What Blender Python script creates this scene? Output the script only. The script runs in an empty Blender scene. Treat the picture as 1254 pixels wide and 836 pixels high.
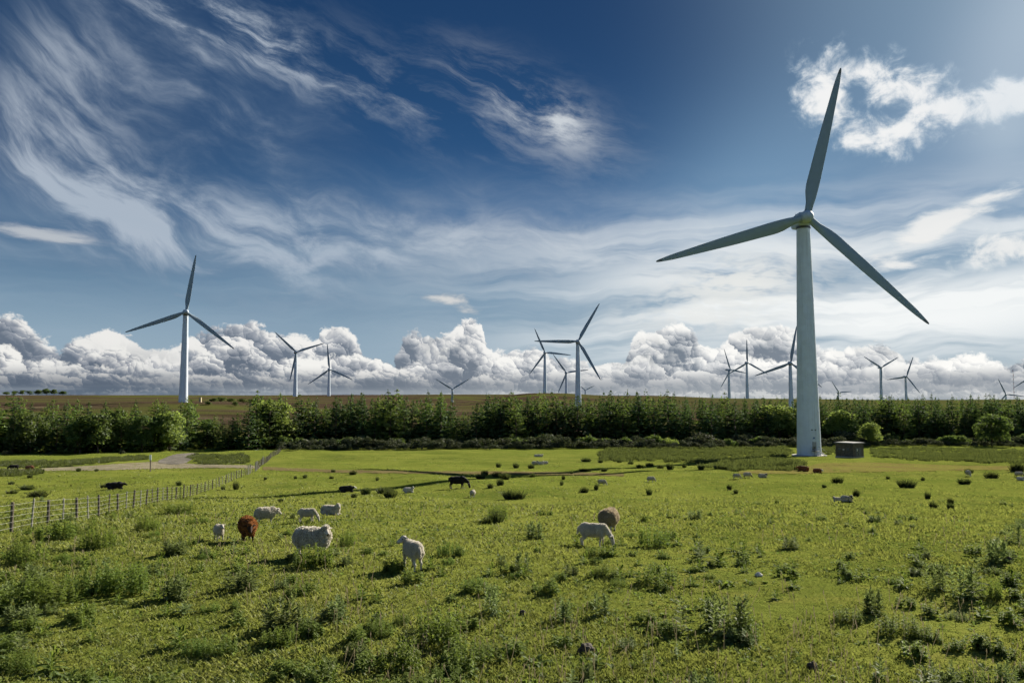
import bpy, bmesh, math, random
import numpy as np
from mathutils import Vector, Matrix, noise as mnoise
PI = math.pi
R = math.radians
sc = bpy.context.scene
COL = sc.collection

# ------------------------------------------------------------------ camera
F_PX, IMG_W, IMG_H = 975.0, 1254.0, 836.0          # focal length and picture size of the photograph
EYE = 20.0                                          # height of the eye above the datum
HORIZON = 487.0
PITCH = math.atan((HORIZON - IMG_H/2)/F_PX)
cam_d = bpy.data.cameras.new('camera'); cam = bpy.data.objects.new('camera', cam_d); COL.objects.link(cam)
cam.location = (0, 0, EYE); cam.rotation_euler = (PI/2 + PITCH, 0, 0)
cam_d.sensor_width = 36.0; cam_d.lens = F_PX/IMG_W*36.0
cam_d.clip_start = 0.1; cam_d.clip_end = 60000
sc.camera = cam

def ray(px, py):
    """direction from the eye through a point of the photograph"""
    a, b = px - IMG_W/2, IMG_H/2 - py
    cp, sp = math.cos(PITCH), math.sin(PITCH)
    return np.array([a, F_PX*cp - b*sp, F_PX*sp + b*cp])/F_PX
def az_el(px, py):
    d = ray(px, py); d = d/np.linalg.norm(d)
    return math.degrees(math.atan2(d[0], d[1])), math.degrees(math.asin(d[2]))

# ------------------------------------------------------------------ sun, sky and exposure
SUN_AZ, SUN_EL = 41.0, 26.0                         # degrees right of the view axis, above the horizon
sc.view_settings.view_transform = 'Standard'; sc.view_settings.look = 'None'
sc.view_settings.exposure = 1.35; sc.view_settings.gamma = 1.0
sc.view_settings.use_curve_mapping = False
sun_d = bpy.data.lights.new('sun', 'SUN'); sun = bpy.data.objects.new('sun', sun_d); COL.objects.link(sun)
sun_d.energy = 5.0; sun_d.angle = R(0.53); sun_d.color = (1.0, 0.93, 0.80)
sdir = Vector((math.sin(R(SUN_AZ))*math.cos(R(SUN_EL)), math.cos(R(SUN_AZ))*math.cos(R(SUN_EL)), math.sin(R(SUN_EL))))
sun.rotation_euler = sdir.to_track_quat('Z', 'Y').to_euler(); sun.location = (300, 350, 200)

class NT:
    """small helper that writes node graphs as expressions"""
    def __init__(s, tree): s.t = tree; s.n = tree.nodes; s.l = tree.links
    def node(s, kind, **kw):
        n = s.n.new(kind)
        for k, v in kw.items(): setattr(n, k, v)
        return n
    def put(s, sock, v):
        if hasattr(v, 'node') and hasattr(v, 'is_output'): s.l.new(v, sock)
        elif v is not None: sock.default_value = v
    def m(s, op, a, b=None, c=None, clamp=False):
        n = s.node('ShaderNodeMath', operation=op, use_clamp=clamp)
        s.put(n.inputs[0], a); s.put(n.inputs[1], b); s.put(n.inputs[2], c)
        return n.outputs[0]
    def add(s, a, b): return s.m('ADD', a, b)
    def sub(s, a, b): return s.m('SUBTRACT', a, b)
    def mul(s, a, b): return s.m('MULTIPLY', a, b)
    def mad(s, a, b, c): return s.m('MULTIPLY_ADD', a, b, c)
    def mx(s, a, b): return s.m('MAXIMUM', a, b)
    def mn(s, a, b): return s.m('MINIMUM', a, b)
    def sum(s, *a):
        r = a[0]
        for x in a[1:]: r = s.add(r, x)
        return r
    def step(s, x, e0, e1, o0=0.0, o1=1.0, smooth=True):
        n = s.node('ShaderNodeMapRange', interpolation_type='SMOOTHSTEP' if smooth else 'LINEAR', clamp=True)
        s.put(n.inputs['Value'], x); s.put(n.inputs['From Min'], e0); s.put(n.inputs['From Max'], e1)
        s.put(n.inputs['To Min'], o0); s.put(n.inputs['To Max'], o1)
        return n.outputs[0]
    def vec(s, x=0.0, y=0.0, z=0.0):
        n = s.node('ShaderNodeCombineXYZ'); s.put(n.inputs[0], x); s.put(n.inputs[1], y); s.put(n.inputs[2], z)
        return n.outputs[0]
    def sep(s, v):
        n = s.node('ShaderNodeSeparateXYZ'); s.l.new(v, n.inputs[0]); return n.outputs
    def vm(s, op, a, b=None, scale=None):
        n = s.node('ShaderNodeVectorMath', operation=op)
        s.put(n.inputs[0], a)
        if b is not None: s.put(n.inputs[1], b)
        if scale is not None: s.put(n.inputs['Scale'], scale)
        return n.outputs['Value'] if op in ('DOT_PRODUCT', 'LENGTH', 'DISTANCE') else n.outputs[0]
    def noise(s, v, scale=1.0, detail=4.0, rough=0.5, dist=0.0, dims='3D', color=False, lac=2.0):
        n = s.node('ShaderNodeTexNoise', noise_dimensions=dims)
        s.put(n.inputs['Vector'], v); s.put(n.inputs['Scale'], scale); s.put(n.inputs['Detail'], detail)
        s.put(n.inputs['Roughness'], rough); s.put(n.inputs['Distortion'], dist); s.put(n.inputs['Lacunarity'], lac)
        return n.outputs['Color'] if color else n.outputs[0]
    def voro(s, v, scale=1.0, detail=2.0, rough=0.5, smooth=0.4, dims='2D', feature='SMOOTH_F1'):
        n = s.node('ShaderNodeTexVoronoi', voronoi_dimensions=dims, feature=feature)
        n.normalize = True
        s.put(n.inputs['Vector'], v); s.put(n.inputs['Scale'], scale); s.put(n.inputs['Detail'], detail)
        s.put(n.inputs['Roughness'], rough)
        if feature == 'SMOOTH_F1': s.put(n.inputs['Smoothness'], smooth)
        return n.outputs['Distance']
    def mapping(s, v, loc=(0, 0, 0), rot=0.0, scale=(1, 1, 1), kind='POINT'):
        n = s.node('ShaderNodeMapping', vector_type=kind); s.l.new(v, n.inputs[0])
        n.inputs['Location'].default_value = loc; n.inputs['Rotation'].default_value = (0, 0, rot); n.inputs['Scale'].default_value = scale
        return n.outputs[0]
    def mixc(s, a, b, t, mode='MIX'):
        n = s.node('ShaderNodeMix', data_type='RGBA', blend_type=mode); n.clamp_factor = True
        s.put(n.inputs[0], t)
        for i, c in ((6, a), (7, b)):
            s.put(n.inputs[i], c if hasattr(c, 'is_output') else (tuple(c) + (1.0,) if len(c) == 3 else c))
        return n.outputs[2]
    def ramp(s, x, stops, interp='LINEAR'):
        n = s.node('ShaderNodeValToRGB'); s.l.new(x, n.inputs[0]); e = n.color_ramp.elements
        n.color_ramp.interpolation = interp
        while len(e) < len(stops): e.new(0.5)
        for k, (p, c) in zip(e, sorted(stops, key=lambda q: q[0])):
            k.position = p; k.color = (c, c, c, 1) if isinstance(c, (int, float)) else tuple(c) + (1.0,)
        return n.outputs[0]
    def curve(s, x, pts, x0, x1, lo, hi):
        """piecewise smooth function of x given by points"""
        n = s.node('ShaderNodeFloatCurve'); n.inputs['Factor'].default_value = 1
        s.l.new(s.step(x, x0, x1, smooth=False), n.inputs['Value'])
        c = n.mapping.curves[0]; n.mapping.use_clip = False
        P = [((a - x0)/(x1 - x0), (b - lo)/(hi - lo)) for a, b in sorted(pts)]
        P = [(min(max(a, 0), 1), min(max(b, 0), 1)) for a, b in P]
        c.points[0].location = P[0]; c.points[1].location = P[-1]
        for p in P[1:-1]: c.points.new(*p)
        n.mapping.update()
        return s.mad(n.outputs[0], hi - lo, lo)

def srgb(r, g, b):
    f = lambda c: c/12.92 if c <= 0.04045 else ((c + 0.055)/1.055)**2.4
    return tuple(f(x/255.0) for x in (r, g, b))
# ------------------------------------------------------------------ the sky: Nishita air, cirrus, altocumulus and a cumulus bank
world = bpy.data.worlds.new('World'); sc.world = world; world.use_nodes = True
SKY_STRENGTH = 0.10
K = 1.0/(SKY_STRENGTH*2**sc.view_settings.exposure)          # radiance of the sky graph that renders as 1.0
def build_sky():
    t = NT(world.node_tree); t.n.clear()
    out = t.node('ShaderNodeOutputWorld'); bg = t.node('ShaderNodeBackground')
    bg.inputs['Strength'].default_value = SKY_STRENGTH
    t.l.new(bg.outputs[0], out.inputs[0])
    sky = t.node('ShaderNodeTexSky', sky_type='NISHITA'); sky.sun_disc = False
    sky.sun_elevation = R(SUN_EL); sky.sun_rotation = R(SUN_AZ)
    sky.air_density = 1.0; sky.dust_density = 0.6; sky.ozone_density = 2.0
    tc = t.node('ShaderNodeTexCoord')
    d = t.vm('NORMALIZE', tc.outputs['Generated'])
    x, y, z = t.sep(d)
    A = t.mul(t.m('ARCTAN2', x, y), 180/PI)                  # azimuth and elevation in degrees
    E = t.mul(t.m('ARCSINE', z), 180/PI)
    AE = t.vec(A, E)
    W = lambda r, g, b, k=1.0: tuple(c*K*k for c in srgb(r, g, b))
    def blob(px, py, rx, ry, ang=0.0):
        """soft ellipse: centre in the photograph, radii in its pixels, angle in degrees (positive falls to the right)"""
        a, e = az_el(px, py); ppd = F_PX*PI/180
        v = t.mapping(AE, (a, e, 0), R(-ang), (rx/ppd, ry/ppd, 1), 'TEXTURE')
        return t.m('POWER', math.e**-1, t.vm('DOT_PRODUCT', v, v))
    # deep polarised blue away from the sun, paler towards it and towards the horizon
    base = t.mixc(sky.outputs[0], (1, 1, 1), 0.0)
    g = t.node('ShaderNodeGamma'); t.l.new(base, g.inputs[0]); g.inputs[1].default_value = 1.0
    sunang = t.vm('DOT_PRODUCT', d, tuple(sdir))
    zen = t.step(E, 0.0, 30.0, 0.0, 1.0)
    blue = t.ramp(zen, [(0.0, W(150, 172, 188)), (0.16, W(108, 141, 168)), (0.38, W(54, 102, 148)), (0.62, W(30, 75, 121)), (1.0, W(18, 55, 97))])
    near = t.step(sunang, 0.70, 1.02)
    far = t.step(sunang, 0.80, 0.35)
    blue = t.mixc(blue, W(14, 48, 86), t.mul(far, t.step(E, 4.0, 16.0, 0.0, 0.6)))
    blue = t.mixc(blue, W(160, 192, 214), t.mul(t.m('POWER', near, 6.0), 0.55))
    # a patch of thinner, paler air left of the near rotor
    blue = t.mixc(blue, W(132, 168, 196), t.mul(blob(930, 235, 150, 100, -20), 0.5))
    base = t.mixc(blue, sky.outputs[0], 0.015)
    # ---------------- warped coordinates shared by the thin clouds
    wob = t.noise(AE, 0.16, 3.0, 0.5, dims='2D', color=True)
    wob = t.vm('SUBTRACT', wob, (0.5, 0.5, 0.5))
    P = t.vm('ADD', AE, t.vm('SCALE', wob, scale=2.0))
    pa, pe, _ = t.sep(P)
    # fan of cirrus that sweeps down from the upper left and flattens towards the middle
    wob2 = t.vm('SUBTRACT', t.noise(AE, 0.085, 2.0, 0.5, dims='2D', color=True), (0.5, 0.5, 0.5))
    qa, qe, _ = t.sep(t.vm('ADD', P, t.vm('SCALE', wob2, scale=3.2)))
    S = t.sub(qe, t.mul(t.m('EXPONENT', t.mul(t.add(qa, 31.0), -1/15.0)), 10.0))
    c1 = t.noise(t.vec(t.mul(qa, 0.055), t.mul(S, 0.10)), 1.0, 5.0, 0.52, 0.0, dims='2D')
    c1f = t.noise(t.vec(t.mul(qa, 0.17), t.mul(S, 0.42), 4.0), 1.0, 8.0, 0.62, 0.25)
    m1 = t.sum(t.mul(blob(40, 170, 95, 170, 35), 0.85), t.mul(blob(205, 285, 200, 56, 22), 0.95), t.mul(blob(285, 140, 130, 62, 32), 0.70), t.mul(blob(480, 285, 260, 54, 0), 0.72), t.mul(blob(60, 45, 50, 50, 40), 0.35), t.mul(blob(330, 300, 240, 60, 6), 0.45), t.mul(blob(740, 300, 220, 36, -4), 0.62))
    tex = t.step(t.mad(c1f, 0.68, t.mul(c1, 0.32)), 0.36, 0.68)
    a1 = t.mul(m1, t.mad(tex, 0.52, 0.18))
    # second family: streaks that fall gently to the right across the top
    S2 = t.mad(pa, 0.30, pe)
    c2 = t.noise(t.vec(t.mul(pa, 0.11), t.mul(S2, 0.34), 7.0), 1.0, 8.0, 0.66, 0.3)
    m2 = t.sum(t.mul(blob(420, 95, 220, 40, 18), 0.55), t.mul(blob(640, 125, 100, 32, 24), 0.62), t.mul(blob(690, 150, 40, 28, 45), 0.32), t.mul(blob(250, 25, 160, 45, 10), 0.30))
    a2 = t.mul(t.step(c2, 0.42, 0.70), t.mul(m2, 1.15))
    thin = t.mn(t.add(a1, a2), 0.85)
    thincol = t.mixc(W(108, 130, 156), W(182, 193, 206), t.step(thin, 0.15, 0.75))
    thincol = t.mixc(thincol, W(226, 230, 232), t.step(sunang, 0.55, 0.95))
    col = t.mixc(base, thincol, thin)
    # ---------------- pale veil low down, milkier towards the sun
    c3 = t.noise(t.vec(t.mul(pa, 0.05), t.mul(pe, 0.42), 3.0), 1.0, 5.0, 0.58, 0.4)
    rightness = t.step(A, -6.0, 16.0)
    band = t.mul(t.step(E, 0.0, 4.0), t.step(E, 16.0, 7.0))
    a3 = t.mul(t.mul(band, t.step(c3, 0.34, 0.64)), t.mad(rightness, 0.70, 0.32))
    # bright layers to the right of the middle
    a3 = t.mx(a3, t.mul(t.step(c3, 0.25, 0.50), t.mx(t.mx(t.mul(blob(1150, 390, 300, 46, -4), 1.0), t.mul(blob(1200, 350, 150, 18, -8), 0.8)), t.mul(blob(850, 335, 170, 30, -6), 0.75))))
    veil = t.mixc(W(150, 172, 190), W(244, 247, 247), t.step(sunang, 0.56, 0.82))
    col = t.mixc(col, veil, a3)
    # rippled altocumulus left of the near tower
    c4 = t.voro(t.vec(t.mul(pa, 0.75), t.mul(pe, 1.9)), 1.0, 2.0, 0.5, 0.6)
    c4n = t.noise(t.vec(t.mul(pa, 0.16), t.mul(pe, 0.9), 1.0), 1.0, 4.0, 0.6, 0.3)
    a4 = t.mul(t.step(t.mad(c4, -0.8, c4n), 0.02, 0.34), t.mx(t.mul(blob(905, 348, 95, 34, -6), 1.0), t.mul(blob(860, 388, 100, 20, 0), 0.7)))
    col = t.mixc(col, W(230, 232, 230), a4)
    # hand-sized clouds: where each stands, and how ragged it is
    def wisp(col, mask, freq, rot, e0, e1, c_lo, c_hi, amount, seed, dist=0.2, detail=6.0, rough=0.6):
        v = t.mapping(AE, (seed, seed*0.7, 0), rot, freq, 'POINT')
        n = t.noise(v, 1.0, detail, rough, dist, dims='2D')
        f = t.add(t.mul(mask, 0.80), t.mul(t.sub(n, 0.5), 1.5))
        a = t.mul(t.mul(t.step(f, e0, e1), t.step(mask, 0.06, 0.30)), amount)
        lit = t.step(f, e0, e1*1.15)
        return t.mixc(col, t.mixc(c_lo, c_hi, lit), a)
    m = t.mx(t.mul(blob(55, 287, 90, 9, 5), 1.0), t.mul(blob(200, 358, 42, 5, 8), 0.55))
    col = wisp(col, m, (0.18, 0.9, 1), 0.0, 0.28, 0.85, W(150, 160, 176), W(200, 204, 208), 0.75, 3.1)
    m = t.mx(t.mx(blob(545, 366, 52, 8, 6), t.mul(blob(578, 378, 26, 10, 12), 0.8)), t.mul(blob(335, 362, 55, 6, -8), 0.5))
    col = wisp(col, m, (0.25, 0.8, 1), 0.0, 0.30, 0.8, W(170, 178, 186), W(226, 224, 220), 0.85, 8.3)
    m = t.mx(blob(1150, 276, 98, 17, -25), t.mul(blob(1105, 322, 70, 8, -8), 0.55))
    col = wisp(col, m, (0.22, 0.75, 1), R(-24), 0.16, 0.75, W(190, 205, 216), W(240, 240, 238), 0.92, 1.7)
    m = blob(1222, 305, 46, 26, -10)
    col = wisp(col, m, (0.55, 0.6, 1), 0.0, 0.22, 0.80, W(190, 205, 215), W(242, 242, 240), 0.9, 5.9)
    # broken cumulus by the near blade
    ring = t.mx(t.mx(t.mx(blob(1012, 112, 36, 50, -10), blob(1060, 85, 55, 22, 12)), t.mx(blob(1110, 112, 55, 26, 8), t.mul(blob(1205, 126, 110, 24, -2), 1.15))), t.mx(blob(1085, 162, 56, 28, 8), t.mx(t.mul(blob(1140, 148, 34, 14, -10), 0.8), t.mul(blob(1080, 120, 50, 24, 10), 0.66))))
    col = wisp(col, ring, (0.50, 0.62, 1), R(-10), 0.20, 0.80, W(160, 184, 204), W(246, 246, 245), 0.96, 12.3, 0.2, 7.0, 0.62)
    col = t.mixc(col, W(200, 214, 224), t.mul(blob(1235, 160, 40, 40, 0), 0.35))
    col = t.mixc(col, W(205, 218, 230), t.mul(blob(1275, 20, 70, 130, 30), 0.40))
    # ---------------- cumulus bank: four rows of billowing tops, each nearer than the one before
    def row(col, tops, freq, amp, seed, c_dark, c_mid, c_lit, base_e, depth, soft=0.16, alpha=1.0):
        top = t.curve(A, [az_el(a, b) for a, b in tops], -40, 40, 0.0, 10.0)
        v0 = t.mapping(AE, (seed, seed*1.3, 0), 0.0, (freq, freq*1.25, 1), 'POINT')
        w = t.vm('SUBTRACT', t.noise(v0, 1.3, 4.0, 0.6, dims='2D', color=True), (0.5, 0.5, 0.5))
        v = t.vm('ADD', v0, t.vm('SCALE', w, scale=0.55))
        H = G = None
        for k, (wt, gt) in enumerate(((1.0, 0.70), (0.50, 0.50), (0.24, 0.30))):     # puffs on puffs on puffs
            n = t.node('ShaderNodeTexVoronoi', voronoi_dimensions='2D', feature='F1'); fr = (1.0, 2.3, 5.1)[k]
            t.l.new(v, n.inputs['Vector']); n.inputs['Scale'].default_value = fr; n.inputs['Randomness'].default_value = 0.95
            dd = n.outputs['Distance']
            h = t.mul(t.mad(t.mul(dd, dd), -1.0, 0.30), wt)
            q = t.vm('SCALE', t.vm('SUBTRACT', v, n.outputs['Position']), scale=fr*gt)
            g_ = t.vm('DOT_PRODUCT', q, (0.66, 0.75, 0.0))
            H = h if H is None else t.add(H, h); G = g_ if G is None else t.add(G, g_)
        huge = t.noise(v0, 0.33, 2.0, 0.5, 0.0, dims='2D')
        big = t.noise(v0, 0.8, 3.0, 0.5, 0.0, dims='2D')
        f = t.add(t.sub(t.sub(top, E), 0.25), t.mul(t.add(H, t.mul(t.sub(big, 0.5), 0.8)), amp))   # how far inside the cloud, in degrees
        fine = t.noise(v0, 7.0, 4.0, 0.65, 0.3, dims='2D')
        a = t.mul(t.step(t.add(f, t.mul(t.sub(fine, 0.5), 0.75)), 0.0, soft), alpha)
        lit = t.sum(G, t.mul(H, 0.45), t.mul(t.sub(fine, 0.5), 0.35), t.mul(t.sub(big, 0.5), 2.0), t.mul(t.sub(huge, 0.5), 1.2), t.step(f, 0.1, depth, 0.38, -0.42, smooth=False))
        c = t.mixc(c_mid, c_lit, t.step(lit, -0.05, 0.60))
        c = t.mixc(c, c_dark, t.step(lit, 0.10, -0.58))
        shade = t.step(E, base_e + 1.3, base_e, 0.0, 0.8)
        c = t.mixc(c, c_dark, shade)
        if col is None: return c, a
        return t.mixc(col[0], c, a), t.mx(col[1], a)
    warm = t.step(A, -30.0, 25.0)
    def tri(l, r): return t.mixc(W(*l), W(*r), warm)
    back = [(-200, 400), (0, 386), (30, 392), (60, 415), (110, 412), (150, 404), (190, 430), (235, 405), (300, 395), (330, 402), (380, 415), (400, 398), (440, 420), (470, 440), (505, 405), (545, 412), (575, 390), (590, 398), (605, 428), (650, 425), (700, 440), (760, 436), (785, 404), (840, 398), (870, 420), (900, 400), (945, 398), (965, 392), (1000, 420), (1050, 425), (1075, 415), (1110, 430), (1150, 438), (1200, 432), (1254, 430), (1500, 430)]
    mid = [(-200, 430), (0, 420), (60, 440), (120, 428), (160, 425), (200, 450), (250, 432), (300, 425), (340, 430), (370, 440), (420, 430), (460, 436), (520, 440), (560, 420), (600, 436), (650, 432), (700, 450), (760, 445), (800, 428), (850, 440), (900, 432), (950, 440), (1000, 440), (1060, 448), (1120, 440), (1180, 450), (1254, 445), (1500, 440)]
    low = [(-200, 460), (0, 448), (60, 452), (120, 446), (180, 460), (240, 452), (300, 448), (360, 462), (420, 458), (480, 450), (540, 466), (600, 456), (660, 462), (720, 458), (780, 466), (840, 456), (900, 462), (960, 458), (1020, 466), (1100, 460), (1180, 466), (1254, 460), (1500, 462)]
    foot = [(-200, 474), (0, 476), (90, 478), (200, 470), (260, 478), (330, 472), (420, 480), (560, 478), (640, 474), (760, 478), (900, 474), (1040, 477), (1160, 473), (1254, 476), (1500, 474)]
    haze_low = t.step(E, 2.6, 0.4, 0.0, 0.75)
    col = t.mixc(col, tri((150, 162, 174), (214, 216, 214)), haze_low)
    upper = col; col = None
    col = row(col, back, 0.30, 1.15, 11.0, tri((104, 116, 132), (126, 136, 148)), tri((150, 157, 168), (206, 209, 212)), tri((236, 235, 232), (255, 254, 250)), 0.4, 2.6, 0.34)
    col = row(col, mid, 0.36, 1.05, 27.0, tri((96, 108, 124), (132, 141, 152)), tri((156, 161, 170), (214, 216, 218)), tri((240, 239, 235), (255, 254, 250)), 1.0, 2.0, 0.30)
    col = row(col, low, 0.50, 0.8, 43.0, tri((92, 104, 120), (146, 154, 163)), tri((136, 144, 156), (196, 199, 201)), tri((224, 223, 220), (252, 250, 246)), 0.75, 1.3, 0.30)
    col = row(col, foot, 0.55, 0.45, 61.0, tri((112, 124, 138), (160, 168, 174)), tri((128, 138, 150), (190, 194, 197)), tri((176, 180, 184), (226, 226, 224)), -0.9, 0.8, 0.30, 0.85)
    strat = t.noise(t.vec(t.mul(A, 0.09), t.mul(E, 1.6)), 1.0, 4.0, 0.55, 0.2, dims='2D')
    col, cover = col
    sa = t.mul(t.step(E, 1.0, 0.2), t.mad(warm, -0.5, 0.72))
    col = t.mixc(col, t.mixc(tri((96, 110, 126), (150, 160, 168)), tri((150, 160, 170), (206, 208, 208)), t.step(strat, 0.38, 0.62)), sa)
    cover = t.mx(cover, sa)
    # grey, shaded heaps in the bank right of the middle
    gp = t.step(t.noise(AE, 0.75, 4.0, 0.6, 0.4, dims='2D'), 0.42, 0.60)
    gm = t.sum(t.mul(blob(808, 432, 34, 15, 0), 0.85), t.mul(blob(545, 425, 40, 22, 20), 0.55), t.mul(blob(745, 442, 40, 9, 0), 0.6), t.mul(blob(1090, 432, 40, 12, 0), 0.45), t.mul(blob(160, 440, 60, 14, 0), 0.35), t.mul(blob(930, 418, 30, 14, 0), 0.4))
    col = t.mixc(col, tri((92, 106, 124), (118, 130, 142)), t.mul(t.mad(gp, 0.75, 0.25), t.mn(gm, 0.85)))
    col = t.mixc(col, W(70, 74, 50), t.step(E, -0.3, -2.0))        # below the horizon: plain ground-coloured light
    # sky behind the viewer: unseen bright cloud, added to light the tower fronts
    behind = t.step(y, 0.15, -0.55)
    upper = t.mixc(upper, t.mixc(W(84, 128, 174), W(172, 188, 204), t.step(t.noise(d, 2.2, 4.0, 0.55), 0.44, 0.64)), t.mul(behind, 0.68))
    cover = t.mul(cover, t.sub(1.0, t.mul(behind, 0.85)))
    cover = t.mx(cover, t.step(E, 0.0, -1.0))
    bg2 = t.node('ShaderNodeBackground'); bg2.inputs['Strength'].default_value = SKY_STRENGTH
    mix = t.node('ShaderNodeMixShader')
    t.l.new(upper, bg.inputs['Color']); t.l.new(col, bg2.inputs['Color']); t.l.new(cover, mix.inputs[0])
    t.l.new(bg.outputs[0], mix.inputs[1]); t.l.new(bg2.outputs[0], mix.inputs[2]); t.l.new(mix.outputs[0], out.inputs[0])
build_sky()
world.cycles.sampling_method = 'NONE'; world.cycles.sample_map_resolution = 256

sc.cycles.max_bounces = 5; sc.cycles.diffuse_bounces = 2; sc.cycles.glossy_bounces = 2; sc.cycles.transmission_bounces = 3; sc.cycles.transparent_max_bounces = 6
sc.cycles.use_adaptive_sampling = True; sc.cycles.adaptive_threshold = 0.02; sc.cycles.adaptive_min_samples = 12
sc.cycles.use_denoising = True; sc.cycles.denoiser = 'OPENIMAGEDENOISE'
# ------------------------------------------------------------------ lie of the land
def pchip(xs, ys):
    xs = np.array(xs, float); ys = np.array(ys, float); h = np.diff(xs); dl = np.diff(ys)/h
    m = np.zeros(len(xs)); m[0] = dl[0]; m[-1] = dl[-1]
    for i in range(1, len(xs)-1):
        if dl[i-1]*dl[i] > 0:
            w1, w2 = 2*h[i]+h[i-1], h[i]+2*h[i-1]; m[i] = (w1+w2)/(w1/dl[i-1]+w2/dl[i])
    def f(x):
        x = np.clip(np.asarray(x, float), xs[0], xs[-1]); i = np.clip(np.searchsorted(xs, x)-1, 0, len(xs)-2)
        t = (x-xs[i])/h[i]; t2 = t*t; t3 = t2*t
        return (2*t3-3*t2+1)*ys[i] + (t3-2*t2+t)*h[i]*m[i] + (3*t2-2*t3)*ys[i+1] + (t3-t2)*h[i]*m[i+1]
    return f
NEAR = [(-200, 1.5), (-20, 1.6), (0, 1.65), (3, 1.9), (8, 3.4), (11, 3.95), (14, 4.06), (19, 4.16), (22, 4.30), (27.5, 4.75), (31, 5.02), (50, 6.9), (82, 9.9), (112, 11.05), (150, 12.6), (202, 14.6), (240, 15.8), (270, 16.5), (330, 17.0)]
def sy(y_px, dist): return (y_px - HORIZON)*dist/F_PX          # how far below the eye a point seen at that height is
PROFILES = {   # by azimuth: beyond the trees the land climbs to a moor, dips and climbs to a second crest
    -420: [(430, sy(509, 430)), (541, sy(492.5, 541)), (800, sy(487.5, 800)), (1050, sy(483.6, 1050)), (1130, sy(484.5, 1130)), (1400, 28), (1750, 28), (2300, sy(484.2, 2300)), (2500, sy(484.6, 2500)), (3000, 40), (40000, 120)],
    -190: [(430, sy(510, 430)), (700, sy(492.5, 700)), (1000, sy(486, 1000)), (1090, sy(483.2, 1090)), (1160, sy(484, 1160)), (1400, 28), (1750, 26), (2300, sy(483.4, 2300)), (2500, sy(484, 2500)), (3000, 40), (40000, 120)],
    -72: [(430, 15), (800, sy(499, 800)), (1300, sy(493.5, 1300)), (1800, sy(490.5, 1800)), (2300, sy(482.8, 2300)), (2500, sy(483.4, 2500)), (3000, 40), (40000, 120)],
    40: [(430, 16), (600, 12.5), (726, 9.8), (1000, sy(488, 1000)), (1220, sy(482.2, 1220)), (1310, sy(482.4, 1310)), (1500, 24), (1800, 24), (2300, sy(482.8, 2300)), (2500, sy(483.4, 2500)), (3000, 40), (40000, 120)],
    150: [(430, 17), (600, 16), (900, 10), (1200, sy(486, 1200)), (1330, sy(484, 1330)), (1420, sy(484.5, 1420)), (1600, 24), (1850, 24), (2300, sy(484.5, 2300)), (2500, sy(485, 2500)), (3000, 40), (40000, 120)],
    290: [(430, 18), (600, 18), (900, 12), (1250, sy(488.5, 1250)), (1400, sy(487.3, 1400)), (1480, sy(488, 1480)), (1700, 30), (1900, 30), (2300, sy(487.8, 2300)), (2500, sy(488, 2500)), (3000, 40), (40000, 120)],
    440: [(430, 18), (600, 18), (900, 14), (1250, sy(490.5, 1250)), (1490, sy(489, 1490)), (1560, sy(489.3, 1560)), (1750, 35), (1950, 35), (2300, sy(489.4, 2300)), (2500, sy(489.8, 2500)), (3000, 40), (40000, 120)],
}
_az = np.array(sorted(PROFILES)); _pf = [pchip(*zip(*(NEAR + PROFILES[k]))) for k in sorted(PROFILES)]
BUMPS = []                                                      # hidden rises and dips that far turbines stand on
def drop(x, y):
    x = np.asarray(x, float); y = np.asarray(y, float)
    t = np.where(y > 200, x/np.maximum(y, 200)*F_PX, x/200*F_PX)
    t = np.clip(t, _az[0], _az[-1]); V = np.stack([f(y) for f in _pf])
    i = np.clip(np.searchsorted(_az, t)-1, 0, len(_az)-2); w = (t-_az[i])/(_az[i+1]-_az[i]); w = w*w*(3-2*w)
    shp = np.broadcast(x, y).shape; V = np.broadcast_to(V, (len(_pf),)+shp)
    ii = np.broadcast_to(i, shp); a = np.take_along_axis(V, ii[None], 0)[0]; b = np.take_along_axis(V, (ii+1)[None], 0)[0]
    D = a*(1-w) + b*w
    for bx, by, bd, br in BUMPS:
        g = np.exp(-((x-bx)**2 + (y-by)**2)/br**2); D = D*(1-g) + bd*g
    # small undulations of the pasture
    amp = np.clip((y-6)/60, 0, 1)*np.clip((420-y)/80, 0, 1)
    D = D + amp*(0.16*np.sin(x*0.13+1.1)*np.sin(y*0.11+0.4) + 0.10*np.sin(x*0.31+y*0.17+2) )
    D = D + 0.035*np.sin(x*1.1+0.7*np.sin(y*0.6))*np.sin(y*0.9+0.5*x) + 0.025*np.sin(x*0.5+3)*np.sin(y*1.7)
    return D
def gz(x, y): return EYE - drop(x, y)
def gzs(x, y): return float(gz(np.array([x]), np.array([y]))[0])
def ground_at(px, py, far=420.0):
    """where the line of sight through a point of the photograph meets the ground"""
    d = ray(px, py); ys = np.concatenate([np.linspace(5, 120, 900), np.linspace(120.2, far, 1200)])
    s = ys/d[1]; gap = EYE + d[2]*s - gz(d[0]*s, ys)
    k = np.argmax(gap <= 0)
    if gap[k] > 0: k = len(ys)-1
    y = ys[k] - (ys[k]-ys[k-1])*(0 if k == 0 else abs(gap[k])/(abs(gap[k])+abs(gap[k-1])+1e-9))
    x = d[0]*y/d[1]
    return Vector((x, y, gzs(x, y)))

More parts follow.
